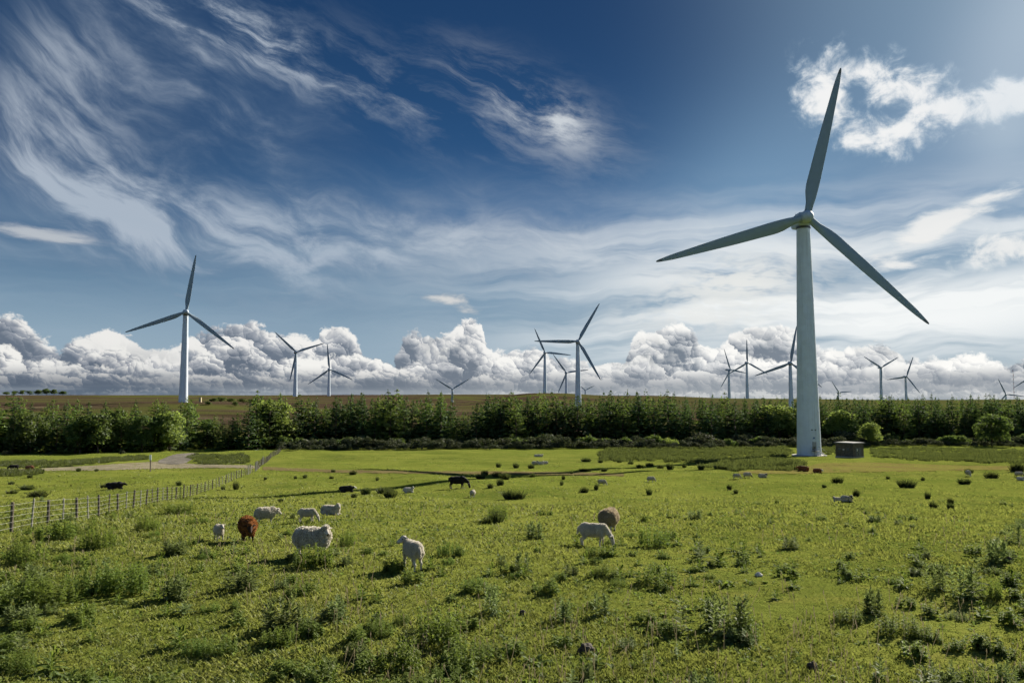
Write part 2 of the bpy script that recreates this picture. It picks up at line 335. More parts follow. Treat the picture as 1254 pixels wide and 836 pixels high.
# ------------------------------------------------------------------ objects and what is known about them
def tag(o, label=None, cat=None, group=None, kind=None):
    if label: o['label'] = label
    if cat: o['category'] = cat
    if group: o['group'] = group
    if kind: o['kind'] = kind
    return o
def link(name, me, parent=None):
    o = bpy.data.objects.new(name, me); COL.objects.link(o)
    if parent is not None: o.parent = parent
    return o
def empty(name, loc=(0, 0, 0), rz=0.0):
    o = bpy.data.objects.new(name, None); COL.objects.link(o); o.location = loc; o.rotation_euler = (0, 0, rz)
    o.empty_display_size = 0.3
    return o
def copy_tree(o, parent=None):
    c = o.copy(); COL.objects.link(c); c.parent = parent
    for ch in o.children: copy_tree(ch, c)
    return c
def np_mesh(name, verts, faces, mats=(), smooth=False, mat_idx=None, attrs=None):
    """mesh from arrays; faces is an (n,k) array or a list of lists"""
    me = bpy.data.meshes.new(name)
    verts = np.asarray(verts, np.float32)
    if isinstance(faces, np.ndarray):
        n, k = faces.shape
        me.vertices.add(len(verts)); me.vertices.foreach_set('co', verts.ravel())
        me.loops.add(n*k); me.loops.foreach_set('vertex_index', faces.astype(np.int32).ravel())
        me.polygons.add(n); me.polygons.foreach_set('loop_start', np.arange(0, n*k, k, dtype=np.int32))
        me.update(calc_edges=True)
    else:
        me.from_pydata([tuple(v) for v in verts], [], [tuple(f) for f in faces]); n = len(me.polygons)
    for m_ in mats: me.materials.append(m_)
    if smooth: me.polygons.foreach_set('use_smooth', np.ones(len(me.polygons), bool))
    if mat_idx is not None: me.polygons.foreach_set('material_index', np.asarray(mat_idx, np.int32))
    for k_, v_ in (attrs or {}).items():
        at = me.attributes.new(k_, 'FLOAT', 'FACE'); at.data.foreach_set('value', np.asarray(v_, np.float32))
    me.validate(); me.update()
    return me

# ------------------------------------------------------------------ materials
def material(name):
    m_ = bpy.data.materials.new(name); m_.use_nodes = True; m_.node_tree.nodes.clear()
    t = NT(m_.node_tree); out = t.node('ShaderNodeOutputMaterial'); return m_, t, out
def paint(name, col, rough=0.5, spec=0.4, bump=0.0, bscale=20.0, vary=0.0, metal=0.0, streak=0.0):
    m_, t, out = material(name); b = t.node('ShaderNodeBsdfPrincipled'); t.l.new(b.outputs[0], out.inputs[0])
    tc = t.node('ShaderNodeTexCoord'); c = tuple(col) + (1.0,)
    n = t.noise(tc.outputs['Object'], bscale, 4.0, 0.6)
    if vary: c = t.mixc(tuple(x*(1-vary) for x in col), tuple(min(x*(1+vary), 0.9) for x in col), t.step(n, 0.3, 0.7))
    if streak:
        v = t.mapping(tc.outputs['Object'], (0, 0, 0), 0, (2.0, 2.0, 0.06)); sn = t.noise(v, 1.0, 4.0, 0.6)
        c = t.mixc(c, tuple(x*0.62 for x in col), t.mul(t.step(sn, 0.52, 0.75), streak))
    t.put(b.inputs['Base Color'], c); b.inputs['Roughness'].default_value = rough
    b.inputs['Specular IOR Level'].default_value = spec; b.inputs['Metallic'].default_value = metal
    if bump:
        bn = t.node('ShaderNodeBump'); bn.inputs['Strength'].default_value = bump; bn.inputs['Distance'].default_value = 0.03
        t.l.new(n, bn.inputs['Height']); t.l.new(bn.outputs[0], b.inputs['Normal'])
    return m_
def leaf(name, dark, light, trans=0.35, tcol=None, obj_vary=0.25, rough=0.55, face='tint'):
    """foliage: each face takes its own shade between dark and light, each plant its own hue, and light passes through"""
    m_, t, out = material(name)
    at = t.node('ShaderNodeAttribute', attribute_name=face, attribute_type='GEOMETRY')
    oi = t.node('ShaderNodeObjectInfo')
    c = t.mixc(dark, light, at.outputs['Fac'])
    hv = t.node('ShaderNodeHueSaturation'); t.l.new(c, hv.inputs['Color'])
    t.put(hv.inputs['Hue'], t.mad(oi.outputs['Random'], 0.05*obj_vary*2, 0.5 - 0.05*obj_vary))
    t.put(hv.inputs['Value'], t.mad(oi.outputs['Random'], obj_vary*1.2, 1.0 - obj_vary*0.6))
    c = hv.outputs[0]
    d = t.node('ShaderNodeBsdfDiffuse'); t.l.new(c, d.inputs[0])
    tr = t.node('ShaderNodeBsdfTranslucent')
    t.l.new(t.mixc(c, tcol or light, 0.5), tr.inputs[0])
    mx = t.node('ShaderNodeMixShader'); mx.inputs[0].default_value = trans
    t.l.new(d.outputs[0], mx.inputs[1]); t.l.new(tr.outputs[0], mx.inputs[2])
    gl = t.node('ShaderNodeBsdfGlossy'); gl.inputs['Roughness'].default_value = 0.6; gl.inputs[0].default_value = (1, 1, 1, 1)
    mg = t.node('ShaderNodeMixShader'); mg.inputs[0].default_value = 0.015
    t.l.new(mx.outputs[0], mg.inputs[1]); t.l.new(gl.outputs[0], mg.inputs[2]); t.l.new(mg.outputs[0], out.inputs[0])
    return m_

def ground_material():
    m_, t, out = material('pasture_ground'); b = t.node('ShaderNodeBsdfPrincipled'); t.l.new(b.outputs[0], out.inputs[0])
    geo = t.node('ShaderNodeNewGeometry'); p = geo.outputs['Position']; x, y, z = t.sep(p)
    n0 = t.noise(p, 0.012, 4.0, 0.55, 0.2); n1 = t.noise(p, 0.09, 5.0, 0.6, 0.3); n2 = t.noise(p, 0.8, 5.0, 0.62, 0.2); n3 = t.noise(p, 5.0, 5.0, 0.65); n4 = t.noise(p, 28.0, 3.0, 0.6)
    green = t.mixc((0.080, 0.103, 0.019), (0.148, 0.163, 0.033), t.step(n1, 0.34, 0.66))
    green = t.mixc(green, (0.175, 0.165, 0.040), t.mul(t.step(n2, 0.48, 0.70), 0.6))                # dry, thin patches
    green = t.mixc(green, (0.055, 0.088, 0.012), t.mul(t.step(n3, 0.52, 0.70), 0.65))               # small broad-leaved weeds
    green = t.mixc(green, (0.12, 0.095, 0.045), t.mul(t.step(n4, 0.62, 0.78), t.mul(t.step(n2, 0.45, 0.65), 0.6)))
    lush = t.mul(t.step(y, 60.0, 110.0), t.step(n0, 0.35, 0.65))
    green = t.mixc(green, (0.122, 0.150, 0.024), t.mul(lush, 0.55))
    # moor beyond the trees: heather browns, bog greens and bleached grass in long bands
    pm = t.mapping(p, (0, 0, 0), 0.0, (0.004, 0.014, 0.01)); m1 = t.noise(pm, 1.0, 5.0, 0.6, 0.3); m2 = t.noise(pm, 3.3, 4.0, 0.6, 0.2)
    moor = t.mixc((0.040, 0.028, 0.019), (0.068, 0.050, 0.032), t.step(m2, 0.35, 0.65))
    moor = t.mixc(moor, (0.070, 0.075, 0.022), t.step(m1, 0.47, 0.62))
    moor = t.mixc(moor, (0.17, 0.14, 0.085), t.mul(t.step(m2, 0.62, 0.75), 0.6))
    moor = t.mixc(moor, (0.070, 0.078, 0.024), t.mul(t.step(x, 150.0, 420.0), 0.75))
    fm = t.step(t.mad(n0, 60.0, y), 330.0, 420.0)
    col = t.mixc(green, moor, fm)
    t.l.new(col, b.inputs['Base Color']); b.inputs['Roughness'].default_value = 0.9; b.inputs['Specular IOR Level'].default_value = 0.0
    bn = t.node('ShaderNodeBump'); bn.inputs['Strength'].default_value = 0.9; bn.inputs['Distance'].default_value = 0.12
    t.l.new(t.mad(n3, 0.6, t.mad(n4, 0.3, n2)), bn.inputs['Height']); t.l.new(bn.outputs[0], b.inputs['Normal'])
    return m_
MAT_GROUND = ground_material()

# ------------------------------------------------------------------ turbines: where each stands, measured from the photograph
# hub x, hub y, pixel length of a blade, three blade angles (anticlockwise from the right), yaw of the rotor, base y or None when the ridge hides it
HUB_H, BLADE = 60.0, 40.0
TURB = [
    (988, 265.5, None, 76.0, 14, 557.0, 'near'),
    (228, 384, None, 82.5, 4, 492.5, 'left'),
    (363, 432, 36.0, 138.5, 10, None, 'moor_a'),
    (403.5, 453, 31.5, 96.0, 8, None, 'moor_b'),
    (554, 477, 24.0, 150.0, 4, None, 'dip'),
    (667.5, 432.5, 32.4, 114.0, 6, None, 'mid_a'),
    (708, 419.5, 54.0, 60.0, 4, None, 'mid_b'),
    (693.7, 457, 28.0, 127.0, 10, None, 'mid_c'),
    (717, 478, 13.5, 25.0, 22, None, 'tiny'),
    (894.5, 453.5, 27.5, 112.0, 46, None, 'grp_a'),
    (915.3, 444.8, 28.6, 90.5, 18, None, 'grp_b'),
    (968.5, 445.7, 46.0, 80.0, 10, None, 'grp_c'),
    (1027.5, 481, 17.0, 124.0, 30, None, 'right_a'),
    (1079.4, 450.6, 25.5, 149.0, 28, None, 'right_b'),
    (1110.3, 461.8, 26.0, 69.0, 30, None, 'right_c'),
    (1232, 483.4, 20.6, 112.0, 6, None, 'right_d'),
    (1262, 462, 22.0, 96.0, 10, None, 'edge'),
]
SITES = []
for hx, hy, bl, ang, yaw, by, nm in TURB:
    d = ray(hx, hy)
    if bl is None: dist = F_PX*HUB_H/(by - hy)
    else: dist = BLADE*F_PX/bl
    if nm == 'near': dist = 202.0
    pos = Vector((d[0]*dist/d[1], dist, EYE + d[2]*dist/d[1]))          # the hub
    SITES.append((pos, ang, yaw, nm))
    if nm not in ('near',):
        BUMPS.append((pos.x, pos.y, EYE - (pos.z - HUB_H), 45.0 if nm == 'left' else 60.0))

def make_ground():
    ys = np.concatenate([np.arange(-120, 4, 4.0), np.arange(4, 60, 0.45), np.arange(60, 340, 2.0), np.arange(340, 2600, 14.0), np.geomspace(2600, 40000, 40)])
    ts = np.linspace(-1, 1, 281)
    Y, T = np.meshgrid(ys, ts, indexing='ij')
    X = T*(70 + 1.25*np.maximum(Y, 0))
    Z = gz(X, Y)
    n, m = Y.shape; idx = np.arange(n*m).reshape(n, m)
    F = np.stack([idx[:-1, :-1], idx[:-1, 1:], idx[1:, 1:], idx[1:, :-1]], -1).reshape(-1, 4)
    o = link('ground', np_mesh('ground', np.stack([X, Y, Z], -1).reshape(-1, 3), F, [MAT_GROUND], smooth=True))
    tag(o, 'green pasture sloping down to the trees with brown moor beyond', None, None, 'structure')
make_ground()
# ------------------------------------------------------------------ wind turbines
M_TOWER = paint('turbine_paint', (0.54, 0.61, 0.69), 0.42, 0.45, vary=0.05, bscale=0.6, streak=0.6)
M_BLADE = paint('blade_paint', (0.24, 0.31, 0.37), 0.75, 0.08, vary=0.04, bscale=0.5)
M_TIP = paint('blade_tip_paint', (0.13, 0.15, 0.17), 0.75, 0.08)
M_NAC = paint('nacelle_paint', (0.36, 0.44, 0.53), 0.6, 0.4, vary=0.05, bscale=1.0)
M_DARK = paint('dark_steel', (0.06, 0.075, 0.09), 0.5, 0.4)
M_STEEL = paint('galvanised_steel', (0.30, 0.32, 0.34), 0.45, 0.5, metal=0.6, vary=0.15)
M_CONC = paint('concrete', (0.33, 0.31, 0.28), 0.9, 0.2, bump=0.4, bscale=6, vary=0.2)

def lathe(profile, seg=32, cap=True):
    V, Fc = [], []
    for r, z in profile:
        for k in range(seg):
            a = 2*PI*k/seg; V.append((r*math.cos(a), r*math.sin(a), z))
    for i in range(len(profile)-1):
        for k in range(seg):
            k2 = (k+1) % seg; Fc.append((i*seg+k, i*seg+k2, (i+1)*seg+k2, (i+1)*seg+k))
    if cap:
        Fc.append(tuple(range(seg-1, -1, -1))); Fc.append(tuple((len(profile)-1)*seg+k for k in range(seg)))
    return V, Fc
def join(parts):
    V, Fc = [], []
    for v, f in parts:
        o = len(V); V += [tuple(p) for p in v]; Fc += [tuple(i+o for i in q) for q in f]
    return V, Fc
def box(cx, cy, cz, sx, sy, sz, bevel=0.0):
    bm = bmesh.new(); bmesh.ops.create_cube(bm, size=1.0)
    for v in bm.verts: v.co = Vector((cx+v.co.x*sx, cy+v.co.y*sy, cz+v.co.z*sz))
    if bevel: bmesh.ops.bevel(bm, geom=list(bm.edges), offset=bevel, segments=2, affect='EDGES', profile=0.6)
    bm.verts.index_update(); V = [tuple(v.co) for v in bm.verts]; Fc = [[v.index for v in f.verts] for f in bm.faces]; bm.free()
    return V, Fc
def tube(p0, p1, r0, r1=None, seg=8):
    p0, p1 = Vector(p0), Vector(p1); r1 = r0 if r1 is None else r1
    ax = (p1-p0).normalized(); u = ax.orthogonal().normalized(); w = ax.cross(u)
    V = [tuple(p0+(u*math.cos(2*PI*k/seg)+w*math.sin(2*PI*k/seg))*r0) for k in range(seg)] + [tuple(p1+(u*math.cos(2*PI*k/seg)+w*math.sin(2*PI*k/seg))*r1) for k in range(seg)]
    Fc = [(k, (k+1) % seg, seg+(k+1) % seg, seg+k) for k in range(seg)] + [tuple(range(seg-1, -1, -1)), tuple(range(seg, 2*seg))]
    return V, Fc
def mesh(name, vf, mats, smooth=False, angle=None):
    me = np_mesh(name, vf[0], list(vf[1]), mats if isinstance(mats, (list, tuple)) else [mats], smooth)
    if smooth and angle:
        bm = bmesh.new(); bm.from_mesh(me)
        for e in bm.edges:
            if len(e.link_faces) == 2 and e.calc_face_angle(0) > angle: e.smooth = False
        bm.to_mesh(me); bm.free()
    return me

def blade_mesh():
    """root cylinder that flattens into a twisted, tapering aerofoil; grows along +Z, chord along X, faces -Y"""
    st = [(0.0, 1.85, 1.85, 0.0, 0.0), (0.9, 1.85, 1.85, 0.0, 0.0), (2.4, 1.95, 1.7, 0.0, 0.10), (4.2, 2.5, 1.25, 0.12, 0.22), (6.2, 3.05, 0.95, 0.30, 0.28), (8.0, 3.2, 0.78, 0.34, 0.24), (12, 3.05, 0.60, 0.30, 0.18), (18, 2.8, 0.45, 0.24, 0.12), (24, 2.35, 0.34, 0.17, 0.08), (30, 1.85, 0.25, 0.11, 0.05), (35, 1.38, 0.18, 0.06, 0.03), (37.6, 0.86, 0.13, 0.02, 0.02), (38.7, 0.58, 0.09, 0.0, 0.01), (39.2, 0.26, 0.06, 0.0, 0.0)]
    zs = np.concatenate([np.arange(0, 37.4, 0.2), [37.6, 38.1, 38.5, 38.8, 39.0, 39.2]]); A0 = list(zip(*st)); st = [(float(z), *[float(pchip(A0[0], A0[j])(z)) for j in (1, 2, 3, 4)]) for z in zs]
    seg = 36; V, Fc, mi = [], [], []
    for z, ch, th, off, tw in st:
        for k in range(seg):
            a = 2*PI*k/seg; f = min(max((z-0.9)/5.0, 0), 1)
            xx = math.cos(a)*0.5; yy = math.sin(a)*0.5*(1 - f*0.55*max(0, math.cos(a))**1.2*1.0)
            xx = xx*ch + off*1.0; yy = yy*th
            V.append((-(xx*math.cos(tw)-yy*math.sin(tw)), xx*math.sin(tw)+yy*math.cos(tw), z))
    for i in range(len(st)-1):
        for k in range(seg):
            k2 = (k+1) % seg; Fc.append((i*seg+k, (i+1)*seg+k, (i+1)*seg+k2, i*seg+k2)); mi.append(1 if st[i][0] >= 37.5 else 0)
    Fc.append(tuple((len(st)-1)*seg+k for k in range(seg-1, -1, -1))); mi.append(1)
    me = np_mesh('blade', V, Fc, [M_BLADE, M_TIP], True, mi)
    return me

OVER = 3.9                                   # the rotor plane stands this far in front of the tower axis
def turbine_proto():
    root = empty('wind_turbine')
    # tower: three tapering steel sections with flange seams
    prof = []
    for k in range(41):
        z = k/40*57.9; r = 3.02 + (1.70-3.02)*(z/57.9)**0.92; prof.append((r, z))
        if k in (13, 27): prof += [(r+0.05, z+0.02), (r+0.05, z+0.22), (r, z+0.24)]
    prof = [(3.04, -4.0)] + prof
    link('tower', mesh('tower', lathe(prof, 48), M_TOWER, True, 0.5), root)
    link('tower_collar', mesh('tower_collar', lathe([(1.74, 57.7), (1.86, 57.75), (1.86, 58.25), (1.70, 58.3)], 40), M_DARK, True, 0.5), root)
    # nacelle: rounded box tapering to the rear
    bm = bmesh.new()
    st = [(-2.6, 1.45, 1.5, 0.0), (-1.6, 1.70, 1.80, 0.02), (1.0, 1.82, 1.95, 0.05), (4.2, 1.78, 1.85, 0.12), (6.6, 1.60, 1.45, 0.30), (7.4, 1.30, 1.05, 0.36)]
    rings = []
    for y, hw, hh, dz in st:
        ring = []
        for k in range(24):
            a = 2*PI*k/24; c, s_ = math.cos(a), math.sin(a); e = 0.45
            ring.append(bm.verts.new((hw*math.copysign(abs(c)**e, c), y, 60.0+dz+hh*math.copysign(abs(s_)**e, s_))))
        rings.append(ring)
    for r0, r1 in zip(rings, rings[1:]):
        for k in range(24): bm.faces.new((r0[k], r0[(k+1) % 24], r1[(k+1) % 24], r1[k]))
    bm.faces.new(rings[0][::-1]); bm.faces.new(rings[-1]); bmesh.ops.recalc_face_normals(bm, faces=bm.faces)
    me = bpy.data.meshes.new('nacelle'); bm.to_mesh(me); bm.free(); me.materials.append(M_NAC)
    me.polygons.foreach_set('use_smooth', np.ones(len(me.polygons), bool))
    nac = link('nacelle', me, root)
    vane = join([tube((0.5, 6.0, 61.7), (0.5, 6.0, 63.2), 0.06), tube((-0.5, 6.0, 61.7), (-0.5, 6.0, 63.0), 0.06), tube((-0.5, 6.0, 62.4), (0.5, 6.0, 62.4), 0.04), box(0.5, 6.2, 63.2, 0.08, 0.7, 0.35)])
    link('wind_vane', mesh('wind_vane', vane, M_DARK), nac)
    # rotor: hub with spinner, three blades
    rot = empty('rotor'); rot.parent = root; rot.location = (0, -OVER, 60.0)
    hub = join([lathe([(0.15, 2.05), (0.75, 1.9), (1.25, 1.45), (1.58, 0.8), (1.66, 0.1), (1.62, -0.9), (1.50, -1.25)], 32)])
    hv = [(x_, -z_, y_) for x_, y_, z_ in hub[0]]
    link('rotor_hub', mesh('rotor_hub', (hv, hub[1]), M_NAC, True, 0.9), rot)
    bme = blade_mesh()
    for k in range(3):
        b = link('blade', bme, rot); b.cycles.shadow_terminator_geometry_offset = 0.4; b.cycles.shadow_terminator_offset = 0.15; b.rotation_euler = (0, 2*PI*k/3, 0)
        b.location = (math.sin(2*PI*k/3)*0.8, 0, math.cos(2*PI*k/3)*0.8)
    return root
T_LABEL = {
    'near': 'huge pale wind turbine towering over the pasture beside the small concrete hut',
    'left': 'tall wind turbine on the brown moor behind the trees, beside the stone marker post',
    'moor_a': 'wind turbine left of centre with two raised blades and one pointing down',
    'moor_b': 'small wind turbine left of centre with one blade straight up',
    'dip': 'wind turbine sunk behind the moor showing mainly two raised blades like a V',
    'mid_a': 'mid-sized dark wind turbine of the middle cluster, its tower leftmost',
    'mid_b': 'dark wind turbine with one blade level to the left, the tallest of the middle cluster',
    'mid_c': 'thin distant wind turbine between the two taller ones of the middle cluster',
    'tiny': 'faint tiny wind turbine just right of the one with a level blade',
    'grp_a': 'wind turbine turned almost sideways, leftmost of the three beside the huge near tower',
    'grp_b': 'wind turbine with one blade straight up, middle of the three left of the near tower',
    'grp_c': 'pale wind turbine partly hidden behind the tower of the huge near turbine',
    'right_a': 'low tiny wind turbine just right of the huge near tower above the hut',
    'right_b': 'wind turbine with two raised blades like a V, above the spruces right of the hut',
    'right_c': 'wind turbine with one blade level to the left, right of the one with V blades',
    'right_d': 'low wind turbine beside the thin lattice mast at the far right',
    'edge': 'wind turbine cut by the right picture edge, beyond the lattice mast',
}
def build_turbines():
    proto = turbine_proto()
    for i, (hub, ang, yaw, nm) in enumerate(SITES):
        o = proto if i == 0 else copy_tree(proto)
        yr = R(yaw) - math.atan2(hub.x, hub.y)
        # zero yaw faces the viewer; positive yaw turns the rotor to the right
        o.rotation_euler = (0, 0, yr)
        ov = Vector((math.sin(yr)*OVER, -math.cos(yr)*OVER, 0))
        x, y = hub.x - ov.x, hub.y - ov.y
        z = (hub.z - HUB_H) if nm != 'near' else gzs(x, y)
        o.location = (x, y, z)
        for ch in o.children:
            if ch.name.split('.')[0] == 'rotor': ch.rotation_euler = (0, R(90.0 - ang), 0)
        if nm == 'near':
            s_ = (hub.z - z)/HUB_H; o.scale = (1, 1, s_)
            for ch in o.children:
                if ch.name.split('.')[0] == 'rotor': ch.scale = (1, 1, 1/s_)
        tag(o, T_LABEL[nm], 'wind turbine', 'wind turbines of the wind farm')
    # door, steps and signs that only the near turbine shows
    return proto
NEAR_T = build_turbines()
# ------------------------------------------------------------------ plants
rng = np.random.default_rng(7)
def U(a, b, n=None): return rng.uniform(a, b, n)
M_SPRUCE = leaf('spruce_needles', (0.007, 0.016, 0.008), (0.052, 0.095, 0.030), 0.34, (0.13, 0.20, 0.035), 0.4)
M_PINE = leaf('light_conifer_needles', (0.010, 0.024, 0.008), (0.110, 0.165, 0.034), 0.40, (0.22, 0.31, 0.045), 0.35)
M_BROAD = leaf('broad_leaves', (0.015, 0.032, 0.009), (0.105, 0.150, 0.036), 0.42, (0.20, 0.28, 0.05), 0.35)
M_GORSE = leaf('gorse_spines', (0.014, 0.020, 0.010), (0.080, 0.090, 0.044), 0.25, (0.10, 0.12, 0.04), 0.4)
M_RUSH = leaf('rush_stems', (0.014, 0.022, 0.008), (0.075, 0.090, 0.026), 0.30, (0.12, 0.15, 0.03), 0.4)
M_RUSHBED = leaf('rush_bed_stems', (0.034, 0.046, 0.014), (0.095, 0.110, 0.032), 0.35, (0.14, 0.17, 0.035), 0.0)
M_THIS = leaf('thistle_leaves', (0.085, 0.118, 0.036), (0.215, 0.255, 0.105), 0.46, (0.26, 0.33, 0.08), 0.3)
M_NETTLE = leaf('nettle_leaves', (0.062, 0.104, 0.020), (0.175, 0.230, 0.046), 0.48, (0.26, 0.35, 0.045), 0.35)
M_DRY = leaf('dry_seed_heads', (0.14, 0.12, 0.07), (0.26, 0.22, 0.14), 0.3, (0.26, 0.22, 0.12), 0.2)
M_GRASS = leaf('grass_blades', (0.062, 0.090, 0.017), (0.192, 0.202, 0.052), 0.45, (0.26, 0.29, 0.05), 0.0)
M_LEAFY = leaf('low_leaves', (0.044, 0.080, 0.016), (0.140, 0.180, 0.045), 0.45, (0.22, 0.29, 0.05), 0.0)
M_BARK = paint('bark', (0.085, 0.065, 0.048), 0.9, 0.2, bump=0.5, bscale=8, vary=0.3)

def cards(P, N, S, aspect=0.6, spin=None, bend=0.0):
    """one small leaf-shaped quad per point: centre P, facing N, size S"""
    n = len(P); N = N/np.maximum(np.linalg.norm(N, axis=1, keepdims=True), 1e-6)
    r = rng.normal(size=(n, 3)); 
    if spin is not None: r = spin
    a = r - N*np.sum(r*N, 1, keepdims=True); a /= np.maximum(np.linalg.norm(a, axis=1, keepdims=True), 1e-6)
    b = np.cross(N, a); S = S[:, None]
    V = np.stack([P - a*S*0.5, P + b*S*aspect*0.5, P + a*S*0.5, P - b*S*aspect*0.5], 1)
    return V
def card_mesh(name, V, tint, mat_):
    n = len(V); return np_mesh(name, V.reshape(-1, 3), np.arange(n*4).reshape(n, 4), [mat_], False, None, {'tint': np.clip(tint, 0, 1)})
def rdir(n): 
    v = rng.normal(size=(n, 3)); return v/np.linalg.norm(v, axis=1, keepdims=True)

def trunk_mesh(name, H, r, wob=0.15, limbs=()):
    parts = []; p = Vector((0, 0, -0.4)); k = 6
    for i in range(k):
        q = Vector((U(-wob, wob), U(-wob, wob), H*(i+1)/k)); parts.append(tube(p, q, r*(1-i/k*0.85), r*(1-(i+1)/k*0.85), 7)); p = q
    for a, b, rr in limbs: parts.append(tube(a, b, rr, rr*0.4, 5))
    return mesh(name, join(parts), M_BARK, True)
def conifer(H, Rm, mat_, dens=1.0, bare=0.06, power=0.8, name='crown'):
    P, N, S, T = [], [], [], []
    lv = int(H/0.52); lean = U(-0.3, 0.3)
    for i in range(lv):
        f = bare + (1-bare)*(i+U(0, 0.8))/lv; z = f*H
        rr = Rm*max(1-f, 0)**power*U(0.72, 1.12) + 0.12
        nb = max(4, int(8*min(1, rr/1.6)*dens))
        for k in range(nb):
            a = U(0, 2*PI); L = rr*U(0.55, 1.18); droop = U(0.05, 0.35)*(1-f*0.8)
            m_ = max(2, int(L*4.2*dens)); s = U(0.25, 1.0, m_)**0.75
            px = np.cos(a)*s*L + U(-.16, .16, m_)*(0.4+s); py = np.sin(a)*s*L + U(-.22, .22, m_)*(0.4+s)
            pz = z - droop*s*L + 0.22*L*s**3 + U(-.12, .12, m_)
            P.append(np.stack([px, py, pz], 1)); nn = rdir(m_)*0.75 + np.array([math.cos(a)*0.35, math.sin(a)*0.35, 0.8]); N.append(nn)
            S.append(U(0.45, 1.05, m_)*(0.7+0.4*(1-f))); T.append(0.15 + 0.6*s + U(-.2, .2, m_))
    m_ = 14; P.append(np.stack([U(-.06, .06, m_), U(-.06, .06, m_), H + U(-0.9, 0.55, m_)], 1)); N.append(rdir(m_)); S.append(U(.2, .4, m_)); T.append(U(.4, .9, m_))
    P, N, S, T = map(np.concatenate, (P, N, S, T)); P[:, 0] += lean*P[:, 2]/H*0.6
    return card_mesh(name, cards(P, N, S, 0.55), T, mat_)
def round_crown(blobs, per, size, mat_, name='crown', up=0.35, ragged=0.25):
    P, N, S, T = [], [], [], []
    for (c, r) in blobs:
        r = np.array(r); n = int(per*(r[0]*r[1]*r[2])**(2/3)); d = rdir(n); d[:, 2] = np.where(d[:, 2] < -0.45, -d[:, 2], d[:, 2])
        k = 1 - np.abs(rng.normal(0, ragged, n)); k = np.where(U(0, 1, n) < 0.08, 1 + U(0, 0.18, n), k)
        P.append(np.array(c) + d*r*k[:, None]); N.append(d*0.8 + rdir(n)*0.9 + np.array([0, 0, up])); S.append(U(0.6, 1.3, n)*size)
        T.append(0.45 + U(-.3, .35, n) + U(-.12, .12))
    P, N, S, T = map(np.concatenate, (P, N, S, T)); ok = P[:, 2] > 0.03
    return card_mesh(name, cards(P[ok], N[ok], S[ok], 0.7), T[ok], mat_)
def broad_blobs(W_, H, n, base=0.25):
    out = []
    for k in range(n):
        a = U(0, 2*PI); q = U(0, 1)**0.5; z = H*U(base, 0.86); w = math.sin(min(max((z/H-base*0.4)/(1-base*0.4), 0.05), 0.98)*PI)**0.6
        r = W_*0.5*U(0.32, 0.52); out.append(((math.cos(a)*q*W_*0.36*w, math.sin(a)*q*W_*0.36*w, z), (r, r, r*0.85)))
    out.append(((0, 0, H*0.78), (W_*0.27, W_*0.27, H*0.2)))
    return out

class Kind:
    """a plant kind: a few built variants, each a thing with its parts, then copied"""
    def __init__(s, name, variants): s.name = name; s.v = variants; s.used = [False]*len(variants)
    def put(s, x, y, scale, label, cat, group=None, k=None, rz=None, z=None):
        k = int(rng.integers(len(s.v))) if k is None else k
        o = s.v[k] if not s.used[k] else copy_tree(s.v[k]); s.used[k] = True
        o.location = (x, y, gzs(x, y) - 0.03 if z is None else z); o.rotation_euler = (0, 0, U(0, 2*PI) if rz is None else rz)
        o.scale = scale if hasattr(scale, '__len__') else (scale,)*3
        tag(o, label, cat, group); return o
    def clean(s):
        for o, u in zip(s.v, s.used):
            if not u:
                for c in list(o.children): bpy.data.objects.remove(c)
                bpy.data.objects.remove(o)

def tree_kind(name, variants):
    vs = []
    for crown, trunk in variants:
        r = empty(name); link('trunk', trunk, r); link('crown', crown, r); vs.append(r)
    return Kind(name, vs)
HT = 15.0
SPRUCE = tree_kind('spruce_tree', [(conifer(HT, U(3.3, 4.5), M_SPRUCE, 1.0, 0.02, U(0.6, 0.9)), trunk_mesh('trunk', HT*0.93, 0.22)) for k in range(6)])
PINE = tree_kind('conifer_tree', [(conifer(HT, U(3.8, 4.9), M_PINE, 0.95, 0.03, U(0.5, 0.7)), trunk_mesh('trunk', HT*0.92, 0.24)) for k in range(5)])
def broad_var(W_, H, n, size=0.55, per=60, mat_=None):
    bl = broad_blobs(W_, H, n); limbs = [((0, 0, H*0.2), (c[0]*0.8, c[1]*0.8, c[2]*0.9), 0.12) for c, r in bl[:6]]
    return round_crown(bl, per, size, mat_ or M_BROAD), trunk_mesh('trunk', H*0.7, 0.2, 0.2, limbs)
BROAD = tree_kind('broadleaf_tree', [broad_var(9, 10, 15) for k in range(4)])
M_BRIGHT = leaf('sunny_leaves', (0.050, 0.085, 0.018), (0.210, 0.265, 0.060), 0.5, (0.34, 0.42, 0.08), 0.3)
BRIGHT = tree_kind('round_tree', [broad_var(9, 10, 17, 0.5, 75, M_BRIGHT) for k in range(3)])
def bush(name, W_, H, n, size, per, mat_):
    bl = [((U(-.34, .34)*W_, U(-.34, .34)*W_, H*U(0.25, 0.6)), (W_*U(.18, .30), W_*U(.18, .30), H*U(.28, .42))) for k in range(n)]
    me = round_crown(bl, per, size, mat_, name, 0.3, 0.22); o = link(name, me); return o
GORSE = Kind('gorse_bush', [bush('gorse_bush', 4.6, 2.6, 9, 0.36, 120, M_GORSE) for k in range(6)])

